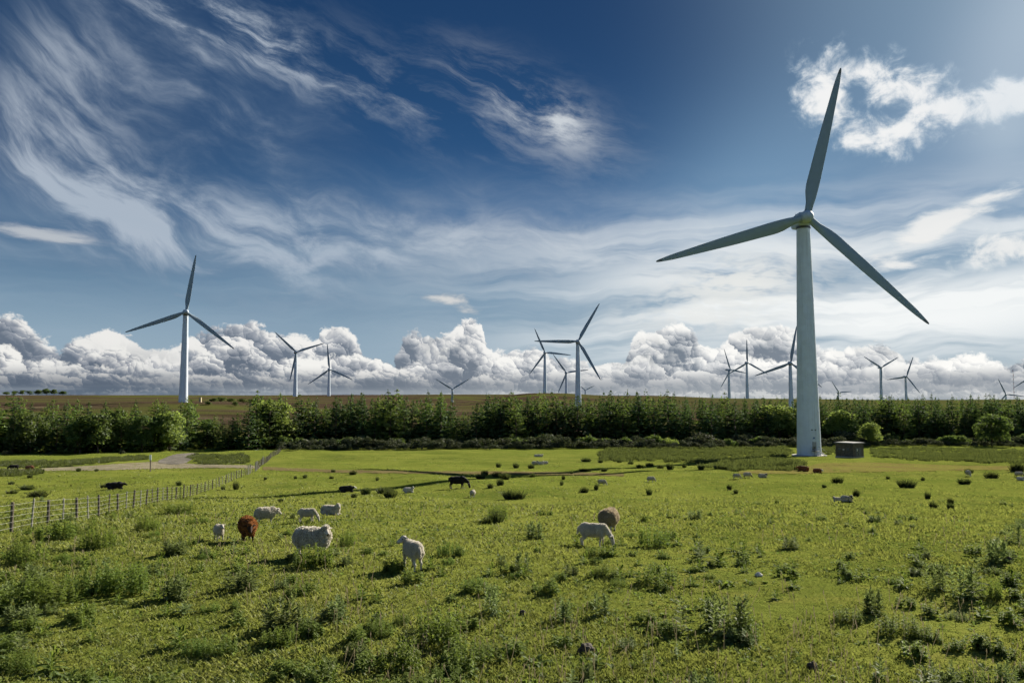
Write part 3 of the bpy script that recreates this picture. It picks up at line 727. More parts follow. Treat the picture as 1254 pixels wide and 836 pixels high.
# ---- the belt of trees: front edge and skyline read from the photograph
def line(pts): 
    xs, ys = zip(*pts); return lambda x: float(np.interp(x, xs, ys))
FRONT = line([(-200, 557), (0, 556), (120, 555), (200, 553), (260, 549), (300, 552), (340, 549), (420, 547), (560, 546), (700, 545), (850, 544), (1000, 543), (1254, 541), (1500, 541)])
SKYL = line([(-200, 499), (0, 497), (40, 495), (80, 500), (125, 494), (160, 500), (190, 496), (228, 494), (248, 503), (285, 506), (304, 498), (318, 490), (345, 489), (360, 500), (384, 492), (398, 500), (430, 491), (470, 489), (540, 489), (556, 494), (566, 505), (582, 500), (600, 492), (640, 489), (700, 490), (760, 487), (830, 490), (900, 491), (1000, 490), (1100, 489), (1254, 491), (1500, 491)])
def at_depth(px, dist): 
    d = ray(px, 487); return d[0]*dist/d[1]
count = {'spruce': 0, 'pine': 0}
TREE_AT = []
def belt():
    rows = [(2.5, 6.0), (7.5, 5.0), (13.0, 5.2), (20.0, 6.5)]
    for ri, (back, gap) in enumerate(rows):
        px = -95.0 + U(0, 10)
        while px < 1345:
            p = ground_at(px, FRONT(px)); dist = p.y + back + U(-1.6, 1.6); x = at_depth(px, dist)
            step = gap*U(0.5, 1.5)/dist*F_PX
            gap_here = False
            skyl = SKYL(px) - (5 if px < 345 else 6 if px < 900 else 2) + (U(-3, 24) if ri == 0 else U(-7, 9) if ri < 3 else U(-7, 3)) - (U(2, 7) if U(0, 1) < 0.12 else 0) + (8 if 236 < px < 300 or 556 < px < 582 else 0)
            zt = EYE - (skyl - HORIZON)*dist/F_PX; h = zt - gzs(x, dist)
            if abs(px-990) < 26 and ri == 0: px += step; continue
            if not gap_here and h > 3:
                s_ = h/(HT+0.4); wz = min(1.25, max(0.8, s_**0.6)*U(0.8, 1.25))*(U(1.1, 1.5) if ri < 2 else 1.0)
                left = px < 345
                sunny = U(0, 1) < (0.62 if left else 0.36 if px < 700 else 0.14)
                side = 'left of the hut track' if False else ''
                if left and ri < 2 and U(0, 1) < 0.25:
                    BROAD.put(x, dist, (0.85*wz, 0.85*wz, h/10*0.8), 'leafy broadleaf tree among the conifers at the left edge of the belt', 'tree', 'broadleaf trees in the belt')
                elif sunny:
                    PINE.put(x, dist, (wz, wz, s_), 'light green broad conifer in the tree belt left of the tall marker fence' if left else 'light green bushy conifer among the dark spruces behind the gorse', 'tree', 'light green conifers at the fence end' if left else 'light green conifers in the spruce belt')
                else:
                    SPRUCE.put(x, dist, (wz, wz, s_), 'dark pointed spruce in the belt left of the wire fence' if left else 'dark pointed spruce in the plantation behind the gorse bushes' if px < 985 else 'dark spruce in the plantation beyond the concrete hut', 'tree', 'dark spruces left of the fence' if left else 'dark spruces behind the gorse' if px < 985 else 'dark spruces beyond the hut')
                TREE_AT.append((px, dist))
            px += step
belt()
# the rear of the plantation: one mass of tops that nobody could count
def far_wood():
    cr = conifer(9.0, 2.4, M_SPRUCE, 0.55, 0.35, 0.8, 'tops'); n0 = len(cr.vertices); co = np.empty(n0*3, np.float32); cr.vertices.foreach_get('co', co); co = co.reshape(-1, 3)
    tt = np.empty(len(cr.polygons), np.float32); cr.attributes['tint'].data.foreach_get('value', tt)
    VV, TT = [], []
    for back, gap in ((26, 4.6), (33, 5.0), (42, 5.4), (54, 6.0)):
        px = 380.0 + U(0, 9)
        while px < 1380:
            dist = ground_at(px, FRONT(px)).y + back + U(-2, 2); x = at_depth(px, dist)
            if not 550 < px < 588:
                zt = EYE - (SKYL(px) + U(-3, 3) - HORIZON)*dist/F_PX; g = gzs(x, dist); a = U(0, 6.28); c, s_ = math.cos(a), math.sin(a)
                k = U(0.85, 1.2); q = np.stack([co[:, 0]*c-co[:, 1]*s_, co[:, 0]*s_+co[:, 1]*c, co[:, 2]], 1)*np.array([k, k, 1.0]); q[:, 2] += zt - 9.2; q += np.array([x, dist, 0])
                VV.append(q); TT.append(np.clip(tt+U(-.2, .2), 0, 1))
            px += gap/dist*F_PX
    V = np.concatenate(VV); n = len(V)//4
    o = link('spruce_plantation', np_mesh('spruce_plantation', V, np.arange(n*4).reshape(n, 4), [M_SPRUCE], False, None, {'tint': np.concatenate(TT)}))
    tag(o, 'mass of spruce tops at the back of the plantation', None, None, 'stuff'); bpy.data.meshes.remove(cr)
far_wood()
# round trees that stand out in front of the spruces
for px, py, hpx, wpx, lab in [(730, 541, 27, 30, 'bright green round tree in front of the dark spruces, by itself left of centre gorse'), (903, 537, 24, 36, 'low bright green round tree just left of the tower foot among gorse'),
        (945, 541, 40, 50, 'large rounded olive tree immediately left of the near tower'), (1021, 541, 34, 46, 'pale green rounded tree right of the near tower, above the hut'),
        (1052, 544, 24, 30, 'small pale green dome of a bush directly behind the hut roof'), (1196, 545, 34, 38, 'dark round grey green bush in front of the spruces at far right'), (1186, 538, 30, 22, 'thin silvery tree standing behind a dark round bush at far right'),
        (433, 541, 19, 22, 'small yellow green round tree, left one of a pair before the spruces'), (471, 544, 30, 36, 'yellow green spreading tree, right one of a pair before the spruces'),
        (596, 541, 26, 22, 'young light green tree above the gorse, left of a paired one'), (611, 541, 24, 20, 'young light green tree above the gorse, right of a paired one'),
        (760, 540, 15, 20, 'small grey green tree right of the bright round one'), (335, 548, 50, 50, 'tall sunlit broadleaf tree at the end of the fence'), (210, 552, 42, 40, 'full green tree right of the track mouth on the left'), (100, 555, 36, 36, 'olive tree with pale side at the left edge of the belt'), (30, 555, 44, 40, 'leafy tree at the far left of the belt')]:
    p = ground_at(px, py); h = hpx*p.y/F_PX; w = wpx*p.y/F_PX
    (BROAD if ('dark' in lab.split('in front')[0] or px < 330 and px != 210) else BRIGHT).put(p.x, p.y - (9 if px > 400 else 1), (w/9*1.2, w/9*1.2, h/10*1.15), lab, 'tree')
# gorse: a thick band of dark bushes along the foot of the trees
GT = line([(330, 550.5), (450, 551), (600, 549.5), (760, 549), (900, 548), (1000, 547), (1120, 546), (1254, 546), (1400, 546)])
for back, gap, hh in ((0.0, 3.2, 0.85), (5.0, 3.6, 1.15), (11.0, 4.6, 1.4)):
    px = 346.0 + back
    while px < 1330:
        p = ground_at(px, GT(px)); dist = p.y + back + U(-1.2, 1.2) - (U(1, 6) if U(0, 1) < .18 else 0); x = at_depth(px, dist); k = hh*U(0.5, 1.35)*(0.8 if px > 1050 else 1.0)
        if not (955 < px < 1012 and back < 4):
            GORSE.put(x, dist, (k*U(0.8, 1.2), k*U(0.8, 1.2), k*U(0.8, 1.1)), 'dark olive gorse bush in the band at the foot of the spruces' if px < 1000 else 'grey green gorse bush in the band beyond the hut', 'bush', 'gorse bushes left of the near tower' if px < 1000 else 'gorse bushes beyond the hut')
        px += gap*U(0.7, 1.35)/dist*F_PX
SHRUB = Kind('green_shrub', [bush('green_shrub', 4.4, 3.2, 10, 0.42, 105, M_BROAD) for k in range(3)] + [bush('green_shrub', 4.0, 3.0, 9, 0.42, 105, M_BRIGHT)])
px = 352.0
while px < 1320:
    p = ground_at(px, GT(px)); dist = p.y + U(1, 13); x = at_depth(px, dist); k = U(0.7, 1.35)
    if not 950 < px < 1015: SHRUB.put(x, dist, (k*U(.9, 1.3), k*U(.9, 1.3), k), 'leafy green shrub among the gorse left of the near tower' if px < 985 else 'leafy green shrub among the gorse right of the near tower', 'shrub', 'green shrubs left of the tower' if px < 985 else 'green shrubs right of the tower')
    px += U(14, 44)
SHRUB.clean()
for px, py, k in [(8, 557, .5), (60, 557, .4), (285, 549, .5), (262, 546, .5), (150, 556, .4)]:
    p = ground_at(px, py); GORSE.put(p.x, p.y, k, 'small dark bush under the trees at the left field edge', 'bush', 'small bushes at the left field edge')
# hedge trees on the far moor
for px, dist, h in [(8, 1040, 4), (18, 1040, 5), (27, 1045, 6), (36, 1045, 5), (46, 1040, 6.5), (57, 1040, 8), (66, 1042, 7), (76, 1042, 5)]:
    x = at_depth(px, dist); BROAD.put(x, dist, (1.2, 1.2, h/10*1.1), 'small dark tree in the row on the moor skyline at far left', 'tree', 'trees on the moor skyline')
for px, dist, h, w in [(262, 560, 3, .9), (270, 570, 3.5, 1.0), (283, 560, 3, .9), (298, 560, 3, 1.1), (310, 560, 3, 1.0), (255, 500, 2.5, .7), (288, 500, 3, .6), (322, 590, 3, 1.0)]:
    x = at_depth(px, dist); BROAD.put(x, dist, (w, w, h/10), 'low dark scrub bush on the moor right of the left turbine', 'bush', 'scrub on the moor by the left turbine')
for K_ in (SPRUCE, PINE, BROAD, BRIGHT, GORSE): K_.clean()

# ---- rushes
def blades(n, rad, h0, h1, w, spread, nseg=2):
    """n stiff stems from a disc, each a narrow folded strip"""
    a = U(0, 2*PI, n); q = np.sqrt(U(0, 1, n))*rad; b = np.stack([np.cos(a)*q, np.sin(a)*q, np.zeros(n)], 1)
    out = np.stack([np.cos(a), np.sin(a), np.zeros(n)], 1)*(q/rad*spread)[:, None] + rng.normal(0, 0.14, (n, 3))*np.array([1, 1, 0])
    h = U(h0, h1, n)*(1 - 0.35*(q/rad)**2); tip = b + out*h[:, None]*0.8 + np.array([0, 0, 1])*h[:, None]
    mid = b*0.55 + tip*0.45 + np.array([0, 0, 0.06])*h[:, None]; sd = rng.normal(size=(n, 3))*np.array([1, 1, 0]); sd /= np.linalg.norm(sd, axis=1, keepdims=True)
    wv = (w*U(0.6, 1.3, n))[:, None]
    V = np.stack([b - sd*wv*.5, b + sd*wv*.5, mid + sd*wv*.5, mid - sd*wv*.5, mid - sd*wv*.5, mid + sd*wv*.5, tip + sd*wv*.08, tip - sd*wv*.08], 1)
    T = np.stack([U(0, .35, n), U(.25, .95, n)], 1)
    return V.reshape(-1, 4, 3), T.reshape(-1)
def rush_var():
    V, T = [], []
    for k in range(3):
        v, t_ = blades(90, U(.22, .34), 0.45, 0.85, 0.05, 0.75); v[..., 0] += U(-.28, .28); v[..., 1] += U(-.2, .2); V.append(v); T.append(t_)
    return link('rush_tussock', card_mesh('rush_tussock', np.concatenate(V), np.concatenate(T), M_RUSH))
RUSH = Kind('rush_tussock', [rush_var() for k in range(5)])
# single tussocks: foot of each in the photograph, width and height in its pixels
TUSS = [(141, 598, 0, 0)][:0] + [(478, 609, 22, 11), (470, 604, 24, 9), (448, 605, 14, 10), (434, 609, 9, 6), (629, 611, 36, 12), (618, 587, 18, 9), (608, 584, 14, 7), (588, 586, 16, 7), (600, 597, 9, 6), (612, 594, 10, 9), (652, 584, 8, 5),
    (715, 603, 13, 8), (690, 587, 6, 6), (688, 594, 5, 6), (795, 606, 10, 9), (893, 600, 8, 8), (901, 604, 6, 6), (730, 600, 4, 9), (1025, 591, 16, 8), (1009, 597, 6, 5), (1110, 597, 30, 11), (1181, 592, 24, 7), (1213, 585, 17, 8), (1186, 579, 10, 6), (1245, 577, 20, 12),
    (1130, 588, 4, 5), (1087, 586, 5, 4), (1136, 611, 9, 10), (1164, 623, 9, 9), (1142, 622, 8, 9), (661, 629, 8, 5), (32, 599, 20, 6), (15, 604, 14, 5), (45, 608, 28, 8), (129, 597, 12, 6), (48, 607, 12, 7), (219, 594, 10, 6), (289, 599, 9, 10), (273, 600, 6, 6), (14, 593, 7, 5), (36, 585, 8, 5), (96, 577, 8, 5), (118, 577, 6, 4),
    (432, 581, 10, 6), (408, 578, 8, 4), (462, 588, 4, 5), (373, 585, 6, 5), (325, 587, 5, 4), (362, 586, 4, 4), (406, 586, 7, 4), (593, 582, 10, 7), (632, 573, 10, 7), (650, 573, 9, 5), (717, 565, 14, 5), (735, 566, 8, 4), (610, 572, 8, 6), (746, 562, 9, 5), (784, 573, 12, 5), (795, 571, 12, 5), (808, 573, 10, 5), (820, 575, 12, 9), (838, 572, 8, 5), (858, 575, 10, 6), (772, 568, 8, 4), (758, 566, 7, 4), (700, 580, 5, 4), (717, 577, 20, 4), (740, 577, 12, 5),
    (610, 640, 20, 17), (596, 640, 9, 9), (344, 615, 6, 6), (1164, 617, 7, 9), (1048, 608, 9, 10)]
for px, py, w, h in TUSS:
    p = ground_at(px, py); sx = w*p.y/F_PX/1.35; sz = h*p.y/F_PX/0.8; sx = max(sx, 0.4); n = max(1, int(round(sx/max(sz*1.6, 0.8))))
    RUSH.put(p.x, p.y, (sx, max(0.7, min(sx, 1.1)), sz*1.1), 'dark rush tussock standing alone in the grazed pasture', 'tussock', 'rush tussocks dotted over the pasture', rz=U(-.3, .3))
# the rush bed round the foot of the near turbine
def poly_points(poly, n):
    W_ = np.array([tuple(ground_at(a, b))[:2] for a, b in poly]); lo, hi = W_.min(0), W_.max(0); out = []
    def inside(p):
        c = False; j = len(W_)-1
        for i in range(len(W_)):
            if (W_[i, 1] > p[1]) != (W_[j, 1] > p[1]) and p[0] < (W_[j, 0]-W_[i, 0])*(p[1]-W_[i, 1])/(W_[j, 1]-W_[i, 1])+W_[i, 0]: c = not c
            j = i
        return c
    while len(out) < n:
        p = rng.uniform(lo, hi)
        if inside(p): out.append(p)
    return np.array(out)
def rush_bed(name, label, polys, mat_, hs=(0.5, 0.95), wide=0.09):
    V, T = [], []
    protos = [blades(34, 0.5, hs[0], hs[1], wide, 0.5) for k in range(6)]
    for poly, n in polys:
        pts = poly_points(poly, n); z = gz(pts[:, 0], pts[:, 1])
        for (x, y), zz in zip(pts, z):
            v, t_ = protos[int(rng.integers(6))]; k = U(0.7, 1.25); patch = 0.5 + 0.5*mnoise.noise(Vector((x*0.06, y*0.06, 0)))
            V.append(v*np.array([1.1, 1.1, k]) + np.array([x, y, zz-0.03])); T.append(np.clip(t_*(0.6+0.6*patch), 0, 1))
    o = link(name, card_mesh(name, np.concatenate(V), np.concatenate(T), mat_)); tag(o, label, None, None, 'stuff')
rush_bed('rush_bed', 'olive bed of rushes spreading round the foot of the near turbine', [
    ([(732, 556), (745, 550), (860, 547), (960, 546), (972, 554), (955, 563), (880, 568), (800, 565), (738, 565)], 1500),
    ([(850, 572), (880, 567), (940, 562), (985, 566), (985, 577), (900, 577)], 420),
    ([(1006, 549), (1028, 548), (1028, 557), (1006, 556)], 60),
    ([(1066, 550), (1120, 548), (1254, 551), (1320, 552), (1320, 568), (1254, 568), (1160, 566), (1068, 560)], 1100)], M_RUSHBED)
rush_bed('rough_grass', 'rough bank of tall grass beside the gravel track at left', [
    ([(228, 560), (240, 556), (300, 556), (306, 562), (300, 568), (250, 569)], 300),
    ([(0, 566), (60, 565), (180, 558), (186, 562), (120, 568), (60, 573), (0, 573)], 420),
    ([(-60, 579), (48, 577), (52, 581), (0, 584), (-60, 584)], 130)], M_RUSHBED, (0.35, 0.7))
RUSH.clean()
# ------------------------------------------------------------------ weeds of the foreground
def leaf_strip(base, dir_, L, w, curl, lobes=0):
    """one leaf: a pair of quads bent downward, with jagged sides when lobes > 0"""
    d = np.array(dir_, float); d /= np.linalg.norm(d); up = np.array([0, 0, 1.0]); side = np.cross(d, up); side /= max(np.linalg.norm(side), 1e-6)
    pts = []; k = 4
    for i in range(k+1):
        f = i/k; c = base + d*L*f + up*(-curl*L*f*f)
        ww = w*math.sin(PI*min(0.12+f*0.88, 1.0))**0.8*(1.0 if not lobes else (1.35 if i % 2 else 0.62)); pts.append((c - side*ww*.5, c, c + side*ww*.5))
    Q = []
    for a, b in zip(pts, pts[1:]):
        lift = up*w*0.12
        Q.append((a[0]+lift, a[1], b[1], b[0]+lift)); Q.append((a[1], a[2]+lift, b[2]+lift, b[1]))
    return Q
def stem_quads(p0, p1, r):
    p0, p1 = np.array(p0), np.array(p1); Q = []
    for s_ in (np.array([r, 0, 0]), np.array([0, r, 0])): Q.append((p0-s_, p0+s_, p1+s_*.6, p1-s_*.6))
    return Q
def thistle(h, n_stems=1, spread=0.12):
    Q, T = [], []
    def add(q, t_): Q.extend(q); T.extend([min(max(t_+U(-.12, .12), 0), 1)]*len(q))
    for s_ in range(n_stems):
        b = np.array([U(-spread, spread), U(-spread, spread), 0]) if n_stems > 1 else np.zeros(3); hh = h*U(0.7, 1.05); top = b + np.array([U(-.08, .08)*hh, U(-.08, .08)*hh, hh])
        add(stem_quads(b, top, 0.010), 0.35)
        nl = int(16 + hh*16)
        for i in range(nl):
            f = (i+U(0, .6))/nl; a = i*2.4 + U(-.3, .3); p = b + (top-b)*f; L = (0.26*(1-f)**0.6 + 0.09)*U(0.8, 1.2)*min(1, 0.5+hh); el = 0.25 + 0.9*f
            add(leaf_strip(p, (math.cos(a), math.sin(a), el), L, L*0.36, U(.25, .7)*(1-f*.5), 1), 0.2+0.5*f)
        for i in range(int(U(4, 9))):
            a = U(0, 6.28); p0 = b + (top-b)*U(0.72, 0.98); p1 = p0 + np.array([math.cos(a)*U(.03, .10), math.sin(a)*U(.03, .10), U(.04, .12)]); add(stem_quads(p0, p1, 0.006), .4)
            for j in range(5):
                aa = U(0, 6.28); add([tuple(p1 + np.array(v) for v in ((-.012*math.cos(aa), -.012*math.sin(aa), -.01), (.012*math.cos(aa), .012*math.sin(aa), -.01), (.020*math.cos(aa), .020*math.sin(aa), .035), (-.020*math.cos(aa), -.020*math.sin(aa), .035)))], .95)
    for i in range(int(9*n_stems**0.6)):
        a = U(0, 6.28); L = U(.14, .32); q = U(0, spread)
        add(leaf_strip(np.array([math.cos(a)*q, math.sin(a)*q, .02]), (math.cos(a), math.sin(a), U(.3, .9)), L, L*.34, U(.5, 1.0), 1), .25)
    return np.array(Q), np.array(T)
def nettles(h, n, spread):
    Q, T = [], []
    for s_ in range(n):
        a = U(0, 6.28); q = spread*math.sqrt(U(0, 1)); b = np.array([math.cos(a)*q, math.sin(a)*q, 0]); hh = h*U(.55, 1.05)*(1-.3*q/spread); top = b + np.array([U(-.16, .16)*hh, U(-.16, .16)*hh, hh])
        Q += stem_quads(b, top, .007); T += [.2, .2]
        k = int(5 + hh*9)
        for i in range(k):
            f = .12 + .88*(i+1)/k
            for sgn in (0, PI):
                aa = i*1.57 + sgn + U(-.3, .3); L = U(.07, .13)*(1.1-.5*f); qd = leaf_strip(b+(top-b)*f, (math.cos(aa), math.sin(aa), .35), L, L*.62, U(.3, .8))
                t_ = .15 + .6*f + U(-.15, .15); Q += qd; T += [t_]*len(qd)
    return np.array(Q), np.array(T)
def dock(n, R_):
    Q, T = [], []
    for i in range(n):
        a = U(0, 6.28); L = R_*U(.5, 1.1); q = U(0, R_*.5); qd = leaf_strip(np.array([math.cos(a)*q, math.sin(a)*q, 0.01]), (math.cos(a), math.sin(a), U(.35, 1.4)), L, L*U(.25, .45), U(.4, 1.0)); Q += qd; T += [U(.1, .9)]*len(qd)
    return np.array(Q), np.array(T)
def weed_kind(name, gens, mat_):
    out = []
    for g in gens:
        Q, T = g(); out.append(link(name, card_mesh(name, Q, T, mat_)))
    return Kind(name, out)
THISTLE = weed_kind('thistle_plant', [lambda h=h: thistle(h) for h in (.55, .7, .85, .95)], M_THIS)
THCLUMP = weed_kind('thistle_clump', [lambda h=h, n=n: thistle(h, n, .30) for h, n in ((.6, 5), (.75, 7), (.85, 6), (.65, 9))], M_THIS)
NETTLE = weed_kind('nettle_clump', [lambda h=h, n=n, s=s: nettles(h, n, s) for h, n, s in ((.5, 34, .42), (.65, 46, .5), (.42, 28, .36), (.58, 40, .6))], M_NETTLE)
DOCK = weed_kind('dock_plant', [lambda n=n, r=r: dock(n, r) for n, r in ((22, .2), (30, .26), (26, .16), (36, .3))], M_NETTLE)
L_TH, L_CL, L_NE, L_DO = 'single upright spiny thistle in the near pasture', 'clump of pale spiny thistles in the near pasture', 'dense bushy clump of nettles in the near pasture', 'low leafy dock plant in the near pasture'
WEEDS = []
def weed(K_, px, py, hpx=None, wide=1.0, lab=None, k=None):
    p = ground_at(px, py); k = int(rng.integers(4)) if k is None else k; o_ = K_.v[k]; hh = max(v.co.z for v in o_.data.vertices)
    s_ = (0.88*hpx*p.y/F_PX/hh) if hpx else U(.28, .60)*(1.25 if px < 260 else 1.0)
    l, c, g = {id(THISTLE): (L_TH, 'thistle', 'single thistles'), id(THCLUMP): (L_CL, 'thistle clump', 'thistle clumps'), id(NETTLE): (L_NE, 'nettles', 'nettle clumps'), id(DOCK): (L_DO, 'dock', 'dock plants')}[id(K_)]
    if lab: l, g = lab, None
    wide *= 0.55 if K_ is NETTLE else 0.68 if K_ is THCLUMP else 1.0
    o = K_.put(p.x, p.y, (s_*wide, s_*wide, s_), l, c, g, k); WEEDS.append((p.x, p.y)); return o
# the ones that stand out in the photograph
for K_, px, py, h, w, lab in [
    (NETTLE, 537, 790, 62, 0.85, 'tall dark thistle bush in the middle foreground, biggest of the near weeds'), (THCLUMP, 345, 772, 52, 1.2, 'broad pale thistle clump below the large woolly sheep'), (THCLUMP, 372, 770, 40, 1.0, None), (THCLUMP, 605, 752, 44, .9, 'thistle clump straight below the small dark clump right of the lone lamb'),
    (THCLUMP, 690, 760, 36, 1.1, None), (THCLUMP, 735, 752, 34, 1.0, None), (NETTLE, 492, 822, 48, 1.2, None), (THCLUMP, 500, 800, 42, .9, None), (NETTLE, 578, 812, 40, 1.2, None), (THISTLE, 836, 776, 56, 1.1, 'tall upright thistle right of bottom centre with a long shadow'), (NETTLE, 815, 774, 20, 2.2, None),
    (THCLUMP, 890, 778, 60, 1.2, 'wide wispy thistle clump in the lower right with dry stems'), (NETTLE, 912, 780, 34, 1.3, None), (THCLUMP, 870, 766, 44, 1.0, None), (THCLUMP, 1068, 750, 36, 1.0, None), (NETTLE, 1105, 775, 32, 1.6, 'low dark nettle mound in the lower right corner area'), (NETTLE, 1040, 760, 22, 1.6, None),
    (THCLUMP, 1180, 732, 52, 0.9, 'tallest weed clump at the right, full of thin stems'), (THCLUMP, 1146, 722, 42, 0.9, None), (NETTLE, 1215, 732, 30, 1.1, None), (THCLUMP, 1222, 690, 36, 1.0, None), (THISTLE, 1195, 735, 62, 1.0, None), (THCLUMP, 1240, 665, 30, 1.0, None),
    (NETTLE, 610, 637, 26, 1.1, 'dark spreading clump right of the lone standing lamb'), (NETTLE, 800, 670, 32, 1.3, 'green nettle mound right of the grazing pair of sheep'), (NETTLE, 806, 716, 30, 1.6, None), (NETTLE, 730, 680, 16, 1.7, None), (THCLUMP, 655, 660, 26, 1.1, None), (NETTLE, 385, 694, 36, 1.3, 'leafy nettle clump hiding the feet of the large woolly sheep'),
    (THCLUMP, 362, 692, 24, .9, None), (NETTLE, 425, 668, 24, 1.1, None), (NETTLE, 155, 725, 44, 1.5, None), (NETTLE, 110, 725, 40, 1.5, None), (THCLUMP, 215, 735, 36, 1.2, None), (NETTLE, 15, 745, 50, 1.4, None), (NETTLE, 60, 740, 46, 1.4, None), (NETTLE, 218, 628, 16, 2.0, 'dark round clump at the fence foot right of the posts'), (NETTLE, 30, 690, 40, 1.4, None), (NETTLE, 120, 672, 36, 1.4, None), (NETTLE, 180, 650, 24, 1.5, None), (NETTLE, 70, 660, 30, 1.5, None),
    (THISTLE, 1165, 832, 30, 1.0, None), (THISTLE, 1078, 830, 34, 1.0, None), (THISTLE, 790, 815, 26, 1.0, None), (THISTLE, 830, 806, 28, 1.0, None), (THCLUMP, 720, 832, 26, 1.0, None), (THCLUMP, 400, 832, 36, 1.0, None), (NETTLE, 20, 820, 34, 1.5, None), (NETTLE, 270, 800, 26, 1.5, None), (NETTLE, 240, 800, 24, 1.6, None), (THCLUMP, 640, 700, 30, 1.0, None), (NETTLE, 550, 680, 22, 1.4, None), (NETTLE, 1195, 840, 30, 1.3, None), (THCLUMP, 1232, 838, 36, 1.2, None)]:
    weed(K_, px, py, h, w, lab)
# the rest scattered, thicker where the photograph shows them thicker
def dens(px, py):
    e = lambda cx, cy, rx, ry: math.exp(-(((px-cx)/rx)**2 + ((py-cy)/ry)**2))
    return 0.30 + 1.0*e(110, 690, 170, 60) + 0.6*e(380, 740, 120, 60) + 0.5*e(780, 680, 160, 60) + 0.5*e(1000, 640, 220, 40) + 0.8*e(1190, 700, 90, 45) + 0.45*e(560, 780, 140, 60) + 0.35*e(870, 750, 120, 50) - 0.35*e(980, 800, 130, 50) - 0.3*e(170, 790, 140, 40) - 0.25*e(500, 640, 120, 30)
n = 0
while n < 140:
    px = U(-60, 1310); py = 612 + 250*U(0, 1)**1.15
    if U(0, 1.2) > dens(px, py): continue
    if any((px-a)**2 + ((py-b)*1.5)**2 < r*r for a, b, r in ((382, 678, 28), (505, 695, 24), (303, 662, 20), (268, 661, 16), (325, 638, 22), (727, 667, 24), (746, 650, 18), (376, 637, 18), (405, 630, 18))): continue
    K_ = (THCLUMP, NETTLE, THISTLE, DOCK)[int(rng.choice(4, p=(.26, .38, .16, .20)))]
    weed(K_, px, py, None, U(1.3, 2.2)); n += 1
for K_ in (THISTLE, THCLUMP, NETTLE, DOCK): K_.clean()

# ------------------------------------------------------------------ grass and low leaves: nobody could count them
def frustum(n, y0, y1, edge=0.74):
    """points spread so that near and far ground are covered alike"""
    iy = U(1/y1, 1/y0, n); y = 1/iy; x = U(-edge, edge, n)*(y+1.5); return x, y
def patch_noise(x, y, f, seed):
    return np.array([mnoise.noise(Vector((a*f, b*f, seed))) for a, b in zip(x, y)])
def grass():
    n = 76000; x, y = frustum(n, 7.5, 230); kp = U(0, 1, n) < np.clip((250-y)/150, 0, 1); x, y = x[kp], y[kp]; pb = patch_noise(x, y, 0.10, 55.0) + .6*patch_noise(x, y, .5, 31.0); kp = pb > U(-.9, -.1, len(x)); x, y, pb = x[kp], y[kp], pb[kp]; n = len(x); pn = patch_noise(x, y, 0.35, 3.0) + .6*pb; pn2 = patch_noise(x, y, 1.5, 9.0)
    per = 5; X = np.repeat(x, per) + rng.normal(0, .05, n*per)*np.repeat(np.clip(y/14, 1, 9), per); Y = np.repeat(y, per) + rng.normal(0, .05, n*per)*np.repeat(np.clip(y/14, 1, 9), per)
    h = U(.022, .078, n*per)*np.repeat(1 + .55*pn + .35*pn2, per)*np.repeat(np.clip(y/22, 1, 2.2), per); w = U(.005, .011, n*per)*np.repeat(np.clip(y/12, 1, 9), per)
    Z = gz(X, Y) - .004; a = U(0, 2*PI, n*per); l = U(.2, 1.3, n*per)*h; b = np.stack([X, Y, Z], 1); sd = np.stack([-np.sin(a), np.cos(a), 0*a], 1)*w[:, None]
    ou = np.stack([np.cos(a)*l, np.sin(a)*l, h], 1); m_ = b + ou*np.array([.35, .35, .62]); tip = b + ou
    V = np.stack([b-sd, b+sd, m_+sd*.7, tip, m_-sd*.7], 1)
    N_ = len(V); F = np.arange(N_*5).reshape(N_, 5); T = np.clip(.42 + np.repeat(pn2*.65 + pn*.55, per) + U(-.25, .25, N_), 0, 1)
    o = link('grass', np_mesh('grass', V.reshape(-1, 3), F, [M_GRASS], False, None, {'tint': T})); tag(o, 'short grazed grass of the near pasture', None, None, 'stuff')
def low_leaves():
    n = 11000; x, y = frustum(n, 8, 75); pn = patch_noise(x, y, 0.22, 21.0) + .5*patch_noise(x, y, .9, 5.0); keep = pn > U(-.35, .55, n); x, y = x[keep], y[keep]; n = len(x)
    per = 9; k = np.repeat(U(.6, 1.3, n)*np.clip(y/20, 1, 1.7), per); a = U(0, 2*PI, n*per); el = U(.15, 1.2, n*per); L = U(.03, .10, n*per)*k
    X, Y = np.repeat(x, per), np.repeat(y, per); d = np.stack([np.cos(a)*np.cos(el), np.sin(a)*np.cos(el), np.sin(el)], 1); b = np.stack([X, Y, gz(X, Y)], 1) + d*np.array([.03, .03, .0])
    sd = np.stack([-np.sin(a), np.cos(a), 0*a], 1)*(L*.24)[:, None]; up = np.array([0, 0, 1.0]); m_ = b + d*(L*.5)[:, None] + up*(L*.05)[:, None]; tip = b + d*L[:, None] - up*(L*.18)[:, None]
    V = np.stack([b, m_+sd, tip, m_-sd], 1); T = np.clip(np.repeat(U(.1, .8, n), per) + U(-.2, .2, n*per), 0, 1)
    o = link('low_weeds', card_mesh('low_weeds', V, T, M_LEAFY)); tag(o, 'low broad-leaved ground cover in the grass', None, None, 'stuff')
